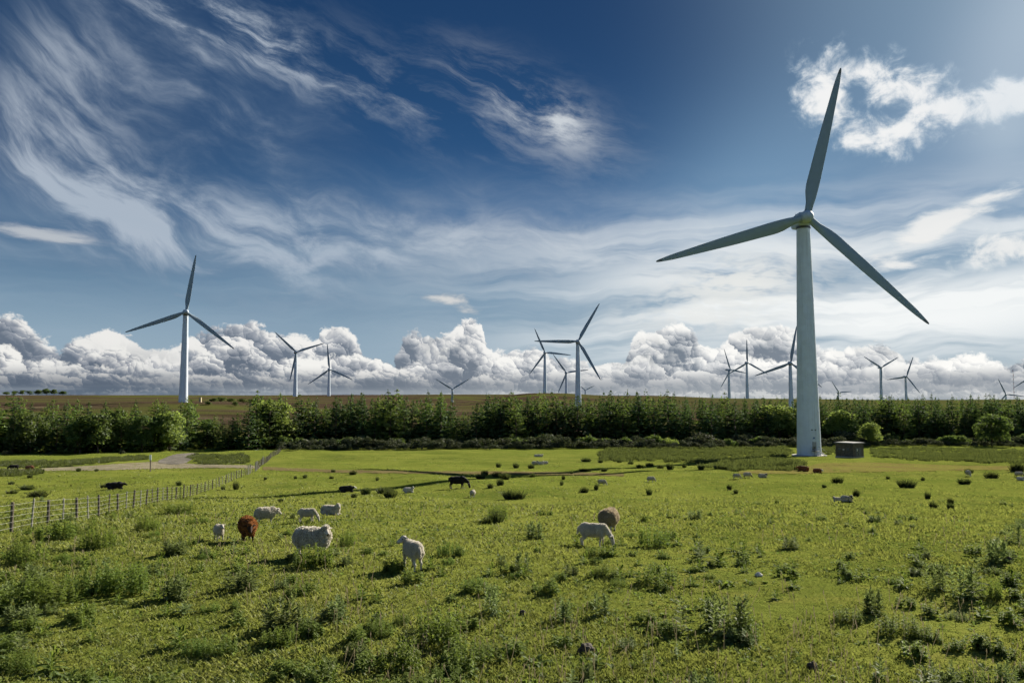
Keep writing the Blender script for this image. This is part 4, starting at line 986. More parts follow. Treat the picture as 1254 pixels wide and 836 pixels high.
def small_weeds():
    """the hundreds of smaller weeds beyond the ones built one by one"""
    gens = [lambda: dock(12, .18), lambda: nettles(.26, 9, .16), lambda: thistle(.28), lambda: nettles(.34, 12, .2), lambda: dock(16, .22), lambda: thistle(.2)]
    P_ = [g() for g in gens for k in range(2)]; V, T = [], []
    x, y = frustum(2400, 8, 80); pn = patch_noise(x, y, 0.16, 77.0); m = 0
    for a, b, c in zip(x, y, pn):
        px = IMG_W/2 + F_PX*a/b; py = HORIZON + F_PX*float(drop(np.array([a]), np.array([b]))[0])/b
        if U(-.25, .75) > c*0.9 + dens(px, py)*0.55 - 0.22: continue
        q, t_ = P_[int(rng.integers(len(P_)))]; k = U(.6, 1.25); an = U(0, 6.28); cs, sn = math.cos(an)*k, math.sin(an)*k
        V.append(np.stack([q[..., 0]*cs-q[..., 1]*sn+a, q[..., 0]*sn+q[..., 1]*cs+b, q[..., 2]*k+gzs(a, b)-.01], -1)); T.append(t_*U(.6, 1.2))
    o = link('weeds', card_mesh('weeds', np.concatenate(V), np.concatenate(T), M_NETTLE)); tag(o, 'small low weeds spread all through the near pasture', None, None, 'stuff')
def dry_stems():
    n = 1500; x, y = frustum(n, 9, 45); pn = patch_noise(x, y, .12, 40.0); keep = pn > .05; x, y = x[keep], y[keep]; n = len(x); h = U(.15, .42, n); z = gz(x, y); w = .004*np.clip(y/12, 1, 4)
    lean = rng.normal(0, .08, (n, 2)); b = np.stack([x, y, z], 1); tip = b + np.stack([lean[:, 0], lean[:, 1], h], 1); sd = np.stack([w, 0*w, 0*w], 1)
    V = np.stack([b-sd, b+sd, tip+sd*.6, tip-sd*.6], 1); hd = np.stack([tip-sd*2.2, tip+np.array([0, 0, -.06])+sd*0, tip+sd*2.2, tip+np.array([0, 0, .05])], 1)
    o = link('dry_grass', card_mesh('dry_grass', np.concatenate([V, hd]), U(0, 1, 2*n), M_DRY)); tag(o, 'thin dry seed stems standing above the grass', None, None, 'stuff')
grass(); low_leaves(); small_weeds(); dry_stems()
# ------------------------------------------------------------------ tracks
def track_mat(name, c1, c2, c3):
    m_, t, out = material(name); b = t.node('ShaderNodeBsdfPrincipled'); t.l.new(b.outputs[0], out.inputs[0])
    p = t.node('ShaderNodeNewGeometry').outputs['Position']; n = t.noise(p, 0.35, 5.0, 0.65, 0.3); n2 = t.noise(p, 4.0, 4.0, 0.6)
    c = t.mixc(c1, c2, t.step(n, 0.35, 0.62)); c = t.mixc(c, c3, t.mul(t.step(n2, 0.5, 0.68), 0.7))
    t.l.new(c, b.inputs['Base Color']); b.inputs['Roughness'].default_value = 0.95; b.inputs['Specular IOR Level'].default_value = 0.0
    bn = t.node('ShaderNodeBump'); bn.inputs['Strength'].default_value = 0.6; bn.inputs['Distance'].default_value = 0.1; t.l.new(n2, bn.inputs['Height']); t.l.new(bn.outputs[0], b.inputs['Normal'])
    return m_
M_GRAVEL = track_mat('track_gravel', (0.150, 0.130, 0.085), (0.215, 0.190, 0.135), (0.105, 0.115, 0.040))
M_GREY = track_mat('grey_gravel', (0.115, 0.105, 0.090), (0.165, 0.150, 0.130), (0.135, 0.120, 0.085))
M_DIRT = track_mat('worn_earth', (0.105, 0.078, 0.042), (0.145, 0.120, 0.052), (0.090, 0.105, 0.022))
M_DRYGR = track_mat('dry_turf', (0.135, 0.108, 0.040), (0.150, 0.145, 0.036), (0.110, 0.120, 0.022))
def sheet(name, edge, mat_, lift=0.05, label=None, ny=8, step=2.0, jag=0.5):
    xs = np.arange(edge[0][0], edge[-1][0]+0.1, step); e = np.array(edge, float); V = []
    for x_ in xs:
        a = np.interp(x_, e[:, 0], e[:, 1]) + U(-jag, jag)*0.4; b = np.interp(x_, e[:, 0], e[:, 2]) + U(-jag, jag); pa, pb = ground_at(x_, a), ground_at(x_, b)
        for j in range(ny+1):
            q = pa.lerp(pb, j/ny); V.append((q.x, q.y, gzs(q.x, q.y) + lift))
    m = ny+1; idx = np.arange(len(xs)*m).reshape(len(xs), m); Fc = np.stack([idx[:-1, :-1], idx[:-1, 1:], idx[1:, 1:], idx[1:, :-1]], -1).reshape(-1, 4)
    o = link(name, np_mesh(name, np.array(V), Fc, [mat_], True)); tag(o, label, None, None, 'structure')
sheet('gravel_track', [(-70, 574, 576.5), (40, 574, 576.8), (90, 571.5, 576), (130, 569, 575.5), (175, 566, 574.5), (205, 564.5, 573.5), (240, 568.5, 573), (300, 569.5, 573), (318, 570.5, 574)], M_GRAVEL, 0.05, 'pale gravel track crossing the field at left')
sheet('gravel_path', [(194, 564, 567), (206, 559, 568), (216, 556, 569), (228, 555, 567), (240, 554.5, 559)], M_GREY, 0.09, 'grey gravel mouth of the track running into the trees')
sheet('dirt_path', [(322, 571.5, 575.5), (420, 575.5, 579), (520, 577, 580), (620, 577, 581), (700, 578, 582), (765, 580, 583)], M_DIRT, 0.05, 'worn earth path crossing the pasture')
sheet('worn_path', [(905, 577, 580), (985, 572, 580), (1005, 567, 579), (1060, 566, 578), (1120, 568, 577), (1180, 570, 576), (1254, 571, 575), (1340, 571, 575)], M_DRYGR, 0.05, 'dry brown turf below the near turbine and hut')

# ------------------------------------------------------------------ the near turbine's door, steps, plate and footing
M_SIGN = paint('sign_blue', (0.03, 0.10, 0.28), 0.4, 0.4)
M_WHITE = paint('white_paint', (0.75, 0.76, 0.75), 0.5, 0.4)
def near_details():
    root = NEAR_T; toward = math.atan2(-root.location.y, -root.location.x) - root.rotation_euler.z     # direction of the viewer in the tower's frame
    def put(name, vf, mat_, ang, parent=root, smooth=False):
        o = link(name, mesh(name, vf, mat_, smooth, 0.5 if smooth else None), parent); o.rotation_euler = (0, 0, ang + PI/2); return o
    ring = lathe([(4.3, -0.8), (4.3, 0.12), (4.18, 0.22), (3.06, 0.26), (3.06, -0.8)], 40, False); link('concrete_footing', mesh('concrete_footing', ring, M_CONC, False), root)
    a = toward + R(26)
    door = put('door', join([box(0, -2.98, 2.55, 1.0, 0.16, 2.1, 0.03), box(0, -3.05, 2.55, 0.86, 0.06, 1.94, 0.01)]), M_STEEL, a)
    put('door_louvre', join([box(0, -3.10, 1.95 + 0.10*k, 0.6, 0.03, 0.05) for k in range(6)]), M_DARK, a, door).rotation_euler = (0, 0, 0)
    st = [box(0, -3.75, 1.42, 1.7, 1.5, 0.08)] + [tube((sx, -4.4, -0.5), (sx, -4.4, 2.4), 0.04) for sx in (-.8, .8)] + [tube((sx, -3.1, 2.4), (sx, -4.4, 2.4), 0.035) for sx in (-.8, .8)] + [tube((sx, -3.1, 1.9), (sx, -4.4, 1.9), 0.03) for sx in (-.8, .8)]
    st += [box(1.0+0.28*k, -3.9, 1.25-0.2*k, 0.28, 0.9, 0.05) for k in range(6)] + [tube((.85, -4.35, 1.4), (2.6, -4.35, 0.1), 0.05), tube((.85, -3.45, 1.4), (2.6, -3.45, 0.1), 0.05), tube((.85, -4.35, 2.4), (2.6, -4.35, 1.1), 0.03)]
    put('steps', join(st), M_DARK, a)
    put('number_plate', join([box(0, -2.80, 6.55, 1.3, 0.06, 0.28, 0.01), box(0, -2.80, 5.75, 0.8, 0.06, 0.25, 0.01)]), M_DARK, a)
    put('warning_sign', box(0, -2.86, 4.45, 0.55, 0.06, 0.65, 0.01), M_SIGN, a)
near_details()

# ------------------------------------------------------------------ transformer hut
M_HUT = paint('grey_render', (0.115, 0.097, 0.074), 0.9, 0.2, bump=0.3, bscale=3, vary=0.25)
M_ROOF = paint('roof_slab', (0.19, 0.19, 0.18), 0.85, 0.2, bump=0.2, bscale=5, vary=0.15)
M_DOOR = paint('faded_door', (0.10, 0.105, 0.10), 0.6, 0.3, vary=0.2, bscale=4)
M_LIGHT = paint('pale_plate', (0.55, 0.54, 0.50), 0.6, 0.3, vary=0.1)
def hut():
    p = ground_at(1047, 560.5); r = empty('transformer_hut', (p.x, p.y + 2.9, gzs(p.x, p.y+2.9)), R(-56))
    a, b, h = 4.6, 4.3, 3.35
    link('wall', mesh('wall', box(0, 0, h/2-0.3, a, b, h+0.6, 0.02), M_HUT), r)
    link('roof', mesh('roof', join([box(0, 0, h+0.10, a+0.5, b+0.5, 0.20, 0.03), box(0, 0, h+0.24, a+0.2, b+0.2, 0.08, 0.02)]), M_ROOF), r)
    link('plinth', mesh('plinth', box(0, 0, 0.05, a+0.16, b+0.16, 0.5, 0.02), M_CONC), r)
    d = link('door', mesh('door', join([box(a/2+0.02, -0.55, 1.35, 0.08, 1.0, 2.1, 0.01), box(a/2+0.02, 0.55, 1.35, 0.08, 1.0, 2.1, 0.01)]), M_DOOR), r)
    link('handle', mesh('handle', join([tube((a/2+0.11, -0.12, 1.2), (a/2+0.11, -0.12, 1.5), 0.025), tube((a/2+0.05, -0.12, 1.22), (a/2+0.11, -0.12, 1.22), 0.02), tube((a/2+0.05, -0.12, 1.48), (a/2+0.11, -0.12, 1.48), 0.02)]), M_STEEL), d)
    link('warning_plate', mesh('warning_plate', box(a/2+0.08, -0.55, 1.9, 0.03, 0.4, 0.5, 0.005), M_LIGHT), d)
    for px_ in (-1.25, 1.0):
        v = link('vent', mesh('vent', join([box(px_, -b/2-0.02, 2.05, 0.7, 0.06, 0.5, 0.01)] + [box(px_, -b/2-0.06, 1.88+0.08*k, 0.6, 0.03, 0.04) for k in range(5)]), M_DOOR), r)
    link('warning_plate', mesh('warning_plate', box(-0.15, -b/2-0.02, 1.95, 0.36, 0.04, 0.36, 0.005), M_LIGHT), r)
    tag(r, 'small dark grey flat-roofed hut on the grass beside the near turbine tower', 'hut')
hut()

# ------------------------------------------------------------------ fences
M_POST = paint('weathered_post', (0.105, 0.088, 0.068), 0.9, 0.2, bump=0.5, bscale=14, vary=0.3)
M_PALE = paint('pale_post', (0.25, 0.235, 0.20), 0.9, 0.2, bump=0.4, bscale=14, vary=0.25)
M_WIRE = paint('fence_wire', (0.42, 0.42, 0.39), 0.5, 0.5, metal=0.4)
def fence(label, pts, gap, strainers=(), thin=True, wires=5, h=1.12):
    P = [Vector((a, b, 0)) for a, b in pts]; p0 = P[0]; r = empty('wire_fence', (p0.x, p0.y, gzs(p0.x, p0.y)))
    seg = [(q-p).length for p, q in zip(P, P[1:])]; L = sum(seg)
    def at(s_):
        for l, p, q in zip(seg, P, P[1:]):
            if s_ <= l: return p.lerp(q, s_/l)
            s_ -= l
        return P[-1]
    n = int(L/gap); pos = []
    for k in range(n+1):
        q = at(k*gap + U(-.12, .12)); z = gzs(q.x, q.y); pos.append((q.x, q.y, z))
        big = k in strainers; slim = thin and k % 2 == 0 and not big
        rad = 0.10 if big else 0.035 if slim else 0.062; hh = (h+0.28 if big else h)*U(0.95, 1.06); lean = (U(-.05, .05), U(-.05, .05))
        vf = lathe([(rad*1.02, -0.4), (rad, 0.0), (rad*0.97, hh-0.03), (rad*0.7, hh)], 8)
        vf = ([(x_+lean[0]*z_, y_+lean[1]*z_, z_) for x_, y_, z_ in vf[0]], vf[1])
        o = link('post', mesh('post', vf, M_PALE if big or (slim and U(0, 1) < .5) else M_POST), r); o.location = (q.x-p0.x, q.y-p0.y, z-r.location.z)
    for w in range(wires):
        zz = 0.18 + w*(h-0.26)/(wires-1); parts = []
        for a, b in zip(pos, pos[1:]):
            parts.append(tube((a[0]-p0.x+.05, a[1]-p0.y, a[2]+zz-r.location.z), (b[0]-p0.x+.05, b[1]-p0.y, b[2]+zz-r.location.z), 0.0036, None, 4))
        link('wire', mesh('wire', join(parts), M_WIRE), r)
    tag(r, label, 'fence')
fence('long post and wire fence running from the lower left away to the track', [(-17.3, 24), (-18.8, 30), (-32.3, 82), (-40.6, 126)], 2.25, (44, 45))
fence('farther post and wire fence climbing from the track to the trees', [(-41.2, 129), (-57, 190), (-68, 236)], 3.0, (0, 1, 8), False, 4, 1.25)
def rail_fence():
    p = ground_at(20, 553); q = ground_at(205, 551.5); n = 16; r = empty('field_fence', tuple(p)); pos = []
    for k in range(n+1):
        c = p.lerp(q, k/n); z = gzs(c.x, c.y); o = link('post', mesh('post', box(0, 0, .5, .12, .12, 1.3), M_PALE if k % 3 == 0 else M_POST), r); o.location = (c.x-p.x, c.y-p.y, z-p.z); pos.append((c.x-p.x, c.y-p.y, z-p.z))
    for zz in (.5, .95):
        link('rail', mesh('rail', join([tube((a[0], a[1]-.08, a[2]+zz), (b[0], b[1]-.08, b[2]+zz), .035, None, 5) for a, b in zip(pos, pos[1:])]), M_POST), r)
    tag(r, 'low wooden field fence in the shade at the foot of the left trees', 'fence')
rail_fence()
def marker_post():
    p = ground_at(184, 577); r = empty('marker_post', tuple(p)); k = p.y/F_PX
    link('post', mesh('post', box(0, 0, 7.0*k, .14, .14, 14.4*k+.6), M_POST), r); link('sign_panel', mesh('sign_panel', box(0, -.12, 17*k, 3.0*k, .05, 6*k, .01), M_WHITE), r)
    tag(r, 'white topped wooden marker post standing beside the gravel track', 'post')
marker_post()
def kiosk():
    y = 545.0; x = at_depth(245.5, y); z = gzs(x, y); r = empty('kiosk', (x, y, z)); m_ = paint('ochre_kiosk', (0.42, 0.36, 0.20), .7, .3, vary=.1)
    link('kiosk_body', mesh('kiosk_body', box(0, 0, 1.4, 1.3, 1.3, 3.4, .04), m_), r); link('roof', mesh('roof', box(0, 0, 3.2, 1.6, 1.6, .2, .04), M_ROOF), r); link('door', mesh('door', box(0, -.67, 1.2, .8, .06, 2.0, .01), M_DOOR), r)
    tag(r, 'small ochre kiosk on the moor just right of the left turbine', 'kiosk')
kiosk()
def mast():
    y = 1490.0; x = at_depth(1242, y); z = gzs(x, y); top = EYE - (453-HORIZON)*y/F_PX; H = top - z; r = empty('lattice_mast', (x, y, z)); n = 14
    m1 = paint('mast_red', (0.30, 0.06, 0.04), .6, .3); m2 = paint('mast_white', (0.6, 0.6, 0.58), .6, .3)
    for k in range(n):
        z0, z1 = H*k/n, H*(k+1)/n; w0, w1 = 1.1*(1-.6*k/n), 1.1*(1-.6*(k+1)/n); A_ = [(w0*math.cos(a), w0*math.sin(a), z0) for a in (0, 2.09, 4.19)]; B_ = [(w1*math.cos(a), w1*math.sin(a), z1) for a in (0, 2.09, 4.19)]
        parts = [tube(A_[i], B_[i], .11, None, 5) for i in range(3)] + [tube(A_[i], B_[(i+1) % 3], .06, None, 4) for i in range(3)]
        link('mast_section', mesh('mast_section', join(parts), m1 if k % 2 else m2), r)
    tag(r, 'thin red and white lattice mast on the skyline at far right', 'mast')
mast()

# ------------------------------------------------------------------ animals
def wool_mat(name, c1, c2, scale=22.0):
    m_, t, out = material(name); b = t.node('ShaderNodeBsdfPrincipled'); t.l.new(b.outputs[0], out.inputs[0])
    tc = t.node('ShaderNodeTexCoord'); n = t.noise(tc.outputs['Object'], scale, 5.0, 0.65, 0.4); n2 = t.noise(tc.outputs['Object'], 4.0, 3.0, 0.5)
    c = t.mixc(c1, c2, t.step(t.mad(n2, 0.5, t.mul(n, 0.5)), 0.36, 0.62)); t.l.new(c, b.inputs['Base Color']); b.inputs['Roughness'].default_value = 0.95; b.inputs['Specular IOR Level'].default_value = 0.1
    b.inputs['Sheen Weight'].default_value = 0.08; b.inputs['Sheen Roughness'].default_value = 0.5
    bn = t.node('ShaderNodeBump'); bn.inputs['Strength'].default_value = 1.0; bn.inputs['Distance'].default_value = 0.05; t.l.new(n, bn.inputs['Height']); t.l.new(bn.outputs[0], b.inputs['Normal'])
    return m_
W_CREAM = wool_mat('cream_wool', (0.27, 0.235, 0.175), (0.47, 0.42, 0.33)); W_SHORN = wool_mat('shorn_wool', (0.36, 0.325, 0.26), (0.54, 0.49, 0.41), 40)
W_BROWN = wool_mat('brown_wool', (0.120, 0.044, 0.013), (0.250, 0.098, 0.028)); W_GREY = wool_mat('tawny_wool', (0.19, 0.145, 0.09), (0.34, 0.275, 0.185))
F_WHITE = wool_mat('white_face', (0.44, 0.40, 0.34), (0.60, 0.55, 0.48), 30); F_BLACK = paint('black_face', (0.022, 0.020, 0.019), 0.8, 0.2); F_BROWN = paint('brown_face', (0.028, 0.012, 0.007), 0.85, 0.2)
M_HOOF = paint('hoof', (0.035, 0.030, 0.026), 0.6, 0.3); M_EYE = paint('dark_eye', (0.012, 0.010, 0.009), 0.25, 0.5)
H_BLACK = wool_mat('black_hide', (0.008, 0.008, 0.008), (0.020, 0.018, 0.016), 12); H_RED = wool_mat('red_hide', (0.11, 0.038, 0.016), (0.20, 0.072, 0.028), 12); H_WHITE = wool_mat('white_hide', (0.5, 0.47, 0.42), (0.62, 0.6, 0.55), 12)

def creature(name, prims, mats, voxel, lump=0.0, lumpf=9.0, smooth_it=3, spots=()):
    """prims: ('e', centre, radii, pitch, slot) and ('c', p0, p1, r0, r1, slot); fused into one skin, then each face takes the slot of the limb it belongs to"""
    bm = bmesh.new()
    for p in prims:
        if p[0] == 'e':
            m4 = Matrix.Translation(p[1]) @ Matrix.Rotation(p[3], 4, 'Y') @ Matrix.Diagonal((*p[2], 1)); bmesh.ops.create_icosphere(bm, subdivisions=3, radius=1, matrix=m4)
        else:
            a, b = Vector(p[1]), Vector(p[2])
            for c, r_ in ((a, p[3]), (b, p[4])): bmesh.ops.create_icosphere(bm, subdivisions=2, radius=r_, matrix=Matrix.Translation(c))
            d = b-a
            if d.length > 1e-4:
                m4 = Matrix.Translation((a+b)/2) @ d.to_track_quat('Z', 'Y').to_matrix().to_4x4(); bmesh.ops.create_cone(bm, cap_ends=True, segments=14, radius1=p[3], radius2=p[4], depth=d.length, matrix=m4)
    me = bpy.data.meshes.new('raw'); bm.to_mesh(me); bm.free(); o = bpy.data.objects.new('raw', me); COL.objects.link(o)
    md = o.modifiers.new('fuse', 'REMESH'); md.mode = 'VOXEL'; md.voxel_size = voxel; ms = o.modifiers.new('soft', 'SMOOTH'); ms.factor = 0.5; ms.iterations = smooth_it
    dg = bpy.context.evaluated_depsgraph_get(); out = bpy.data.meshes.new_from_object(o.evaluated_get(dg)); bpy.data.objects.remove(o); bpy.data.meshes.remove(me); out.name = name
    n = len(out.vertices); co = np.empty(n*3, np.float32); out.vertices.foreach_get('co', co); co = co.reshape(-1, 3)
    best = np.full(n, 1e9); slot = np.zeros(n, int)
    for p in prims:
        if p[0] == 'e':
            c, s_ = math.cos(-p[3]), math.sin(-p[3]); q = co - np.array(p[1]); q = np.stack([q[:, 0]*c+q[:, 2]*s_, q[:, 1], -q[:, 0]*s_+q[:, 2]*c], 1); k = np.linalg.norm(q/np.array(p[2]), axis=1); d = (k-1)*min(p[2]); sl = p[4]
        else:
            a, b = np.array(p[1]), np.array(p[2]); ab = b-a; t_ = np.clip(((co-a)@ab)/max(ab@ab, 1e-9), 0, 1); d = np.linalg.norm(co-a-t_[:, None]*ab, axis=1) - (p[3]+(p[4]-p[3])*t_); sl = p[5]
        w = d < best; best[w] = d[w]; slot[w] = sl
    if lump:
        nr = np.empty(n*3, np.float32); out.vertex_normals.foreach_get('vector', nr); nr = nr.reshape(-1, 3)
        for i in range(n):
            if slot[i] == 0:
                v = Vector(co[i]*lumpf); co[i] += nr[i]*lump*(mnoise.noise(v) + 0.6*mnoise.noise(v*2.3) + .35*mnoise.noise(v*5))
        out.vertices.foreach_set('co', co.ravel())
    for pos, r_, sl in spots: slot[np.linalg.norm(co-np.array(pos), axis=1) < r_] = sl
    for m_ in mats: out.materials.append(m_)
    lv = np.empty(len(out.loops), np.int32); out.loops.foreach_get('vertex_index', lv); ls = np.empty(len(out.polygons), np.int32); out.polygons.foreach_get('loop_start', ls)
    out.polygons.foreach_set('material_index', slot[lv[ls]].astype(np.int32)); out.polygons.foreach_set('use_smooth', np.ones(len(out.polygons), bool)); out.update()
    return out
def turn(pts, pivot, yaw, pitch=0.0):
    m4 = Matrix.Translation(pivot) @ Matrix.Rotation(yaw, 4, 'Z') @ Matrix.Rotation(pitch, 4, 'Y') @ Matrix.Translation(-Vector(pivot)); return [tuple(m4 @ Vector(p)) for p in pts]
def sheep(pose='stand', fat=1.0, wool=W_CREAM, face=F_WHITE, yaw=0.0, lump=0.018, voxel=0.0135, leg=1.0, shag=True):
    """+X is forward, hooves at z = 0; slots 0 fleece, 1 face and legs, 2 hooves, 3 eyes and nose"""
    lie = pose == 'lie'; z0 = 0.29 if lie else 0.36*leg + 0.16; w = 0.255*fat; h = 0.255*(0.6+0.4*fat)
    lean = fat < 0.95; P = [('e', (0, 0, z0-(0.015 if lean else 0)), (0.44, w*1.06, h*1.06), 0.0, 0), ('e', (0.25, 0, z0-0.01), (0.22 if lean else 0.26, w*0.86, h*1.02), 0.0, 0), ('e', (-0.27, 0, z0+0.02), (0.24 if lean else 0.27, w*0.98, h*0.98), 0.0, 0), ('c', (-0.50, 0, z0+0.06), (-0.57, 0, z0-0.13), 0.055, 0.03, 0)]
    nb = (0.34, 0, z0+0.08)
    if pose == 'graze': ne, he, mz = (0.54, 0, z0-0.12), (0.60, 0, z0-0.20), (0.70, 0, 0.08)
    elif pose == 'low': ne, he, mz = (0.55, 0, z0+0.05), (0.60, 0, z0+0.06), (0.77, 0, z0-0.10)
    else: ne, he, mz = (0.45, 0, z0+0.20), (0.48, 0, z0+0.25), (0.66, 0, z0+0.16)
    ax = Vector(mz)-Vector(he); ax.normalize(); up = Vector((0, 1, 0)).cross(ax)*-1
    if up.z < 0: up = -up
    up = tuple(up); H3 = Vector(he); 
    ears = [tuple(H3 + Vector(up)*0.05 + Vector((-0.01, s_*0.075, 0))) for s_ in (1, -1)]; tips = [tuple(H3 + Vector(up)*0.045 + Vector((-0.05, s_*0.20, -0.015))) for s_ in (1, -1)]
    eyes = [tuple(H3 + ax*0.07 + Vector(up)*0.045 + Vector((0, s_*0.075, 0))) for s_ in (1, -1)]; nose = tuple(Vector(mz) + ax*0.05 + Vector(up)*0.005)
    top = tuple(H3 + Vector(up)*0.07 - ax*0.02)
    ne2, he2, mz2, top2, e1, e2, t1, t2, y1, y2, no = turn([ne, he, mz, top, *ears, *tips, *eyes, nose], nb, yaw) if yaw else (ne, he, mz, top, *ears, *tips, *eyes, nose)
    P += [('c', nb, ne2, 0.145 if lean else 0.20*(0.5+0.5*fat), 0.085 if lean else 0.125*(0.55+0.45*fat), 0), ('c', he2, mz2, 0.092, 0.052, 1), ('c', e1, t1, 0.032, 0.014, 1), ('c', e2, t2, 0.032, 0.014, 1)]
    if shag: P.append(('e', top2, (0.075, 0.085, 0.055), 0.0, 0))
    if lie:
        for s_ in (1, -1):
            P += [('c', (0.30, s_*0.14, 0.14), (0.50, s_*0.16, 0.06), 0.07, 0.04, 1), ('c', (0.50, s_*0.16, 0.05), (0.34, s_*0.17, 0.04), 0.035, 0.03, 1), ('c', (-0.30, s_*0.20, 0.16), (-0.12, s_*0.26, 0.08), 0.13, 0.07, 0), ('c', (-0.12, s_*0.26, 0.06), (-0.30, s_*0.28, 0.035), 0.045, 0.03, 1)]
    else:
        k = z0-0.10
        for s_, st in ((1, 0.04), (-1, -0.05)):
            y = s_*0.125*(0.55+0.45*fat)
            P += [('c', (0.29, y, k), (0.28+st*.6, y, k*0.56), 0.065 if lean else 0.085, 0.036 if lean else 0.045, 0), ('c', (0.28+st*.6, y, k*0.56), (0.27+st, y, 0.05), 0.038, 0.026, 1), ('c', (0.27+st, y, 0.05), (0.29+st, y, 0.02), 0.032, 0.036, 2)]
            P += [('c', (-0.36, y, k+0.03), (-0.33-st, y, k*0.68), 0.095 if lean else 0.12, 0.048 if lean else 0.065, 0), ('c', (-0.33-st, y, k*0.68), (-0.43-st, y, k*0.47), 0.042 if lean else 0.055, 0.030, 1), ('c', (-0.43-st, y, k*0.47), (-0.41-st, y, 0.05), 0.036, 0.026, 1), ('c', (-0.41-st, y, 0.05), (-0.39-st, y, 0.02), 0.032, 0.036, 2)]
    spots = [(y1, 0.028, 3), (y2, 0.028, 3), (no, 0.036, 3)]
    return creature('sheep', P, [wool, face, M_HOOF, M_EYE], voxel, lump, 14.0, 3, spots)
def cow(pose='graze', hide=H_BLACK, face=None, voxel=0.034):
    lie = pose == 'lie'; z0 = 0.52 if lie else 0.98
    P = [('e', (0, 0, z0), (0.95, 0.40, 0.45), 0, 0), ('e', (0.55, 0, z0+0.02), (0.44, 0.34, 0.47), 0, 0), ('e', (-0.62, 0, z0+0.06), (0.40, 0.33, 0.36), 0, 0), ('c', (-0.98, 0, z0+0.25), (-1.05, 0, z0-0.35), 0.05, 0.03, 0)]
    if pose == 'graze': ne, he, mz = (1.25, 0, z0-0.22), (1.32, 0, z0-0.42), (1.45, 0, 0.12)
    else: ne, he, mz = (1.05, 0, z0+0.16), (1.12, 0, z0+0.20), (1.42, 0, z0+0.02)
    P += [('c', (0.75, 0, z0+0.08), ne, 0.30, 0.17, 0), ('c', he, mz, 0.15, 0.10, 1)]
    for s_ in (1, -1): P.append(('c', (he[0]-.02, s_*.12, he[2]+.08), (he[0]-.06, s_*.33, he[2]+.06), 0.06, 0.03, 0))
    if lie:
        for s_ in (1, -1): P += [('c', (0.6, s_*.25, .25), (0.95, s_*.28, .10), .14, .08, 0), ('c', (0.95, s_*.28, .09), (0.62, s_*.3, .08), .07, .06, 0), ('c', (-.6, s_*.32, .3), (-.2, s_*.45, .14), .24, .11, 0), ('c', (-.2, s_*.45, .10), (-.6, s_*.48, .07), .07, .06, 0)]
    else:
        for s_, st in ((1, .08), (-1, -.10)):
            y = s_*.19; P += [('c', (.58, y, z0-.15), (.58+st*.5, y, .52), .17, .085, 0), ('c', (.58+st*.5, y, .52), (.56+st, y, .08), .075, .055, 0), ('c', (.56+st, y, .08), (.60+st, y, .05), .07, .075, 2)]
            P += [('c', (-.70, y, z0-.02), (-.64-st, y, .64), .22, .12, 0), ('c', (-.64-st, y, .64), (-.80-st, y, .46), .10, .07, 0), ('c', (-.80-st, y, .46), (-.77-st, y, .08), .068, .052, 0), ('c', (-.77-st, y, .08), (-.73-st, y, .05), .07, .075, 2)]
    return creature('cow', P, [hide, face or hide, M_HOOF, M_EYE], voxel, 0.008, 4.0, 3)

def place(name, me, px, py, hpx, heading, label, cat, tall=None, squash=1.0):
    """heading in degrees: 0 walks to the right of the picture, 90 away, -90 towards the viewer"""
    p = ground_at(px, py); zs = np.empty(len(me.vertices)*3, np.float32); me.vertices.foreach_get('co', zs); top = tall or float(zs.reshape(-1, 3)[:, 2].max())
    view = math.atan2(p.x, p.y); s_ = hpx*math.hypot(p.y, p.x*0.0)/F_PX/top
    o = link(name, me); o.location = (p.x, p.y, gzs(p.x, p.y)-0.01); o.scale = (s_, s_*squash, s_); o.rotation_euler = (0, 0, R(heading) - view); tag(o, label, cat)
    if 'FLEECE' in globals() and me.name in FLEECE and py > 612: link('fleece', FLEECE[me.name], o)
    return o
FL = {k: leaf('fleece_locks_'+k, a, b, 0.35, b, 0.0) for k, a, b in (('cream', (0.50, 0.45, 0.37), (0.80, 0.76, 0.66)), ('brown', (0.15, 0.058, 0.018), (0.36, 0.155, 0.050)), ('tawny', (0.30, 0.24, 0.16), (0.54, 0.45, 0.32)))}
def fleece(me, kind, n, size):
    pc = np.empty(len(me.polygons)*3, np.float32); me.polygons.foreach_get('center', pc); pn = np.empty(len(me.polygons)*3, np.float32); me.polygons.foreach_get('normal', pn); mi = np.empty(len(me.polygons), np.int32); me.polygons.foreach_get('material_index', mi)
    ok = np.nonzero(mi == 0)[0]; ok = rng.choice(ok, n); P, N = pc.reshape(-1, 3)[ok], pn.reshape(-1, 3)[ok]; d = N + rng.normal(0, .35, (n, 3)) + np.array([0, 0, -.45]); d /= np.linalg.norm(d, axis=1, keepdims=True)
    return card_mesh('fleece', cards(P + d*size*.3, np.cross(d, rdir(n)), U(.6, 1.2, n)*size, .55, d), U(0, 1, n), FL[kind])
S_BIG = sheep('stand', 1.12, W_CREAM, F_WHITE, R(-42), 0.034, 0.012); S_BROWN = sheep('low', 1.10, W_BROWN, F_BROWN, 0, 0.022); S_LAMB = sheep('stand', 0.80, W_SHORN, F_WHITE, R(10), 0.006, 0.0135, 1.0, False)
S_GRZ = sheep('graze', 1.10, W_CREAM, F_WHITE, 0, 0.022); S_LOW = sheep('low', 1.10, W_CREAM, F_WHITE, R(-10), 0.022); S_LEAN = sheep('graze', 0.76, W_SHORN, F_WHITE, 0, 0.005, 0.0125, 1.2, False); S_REAR = sheep('stand', 0.80, W_SHORN, F_WHITE, R(95), 0.010, 0.012, 1.18, False)
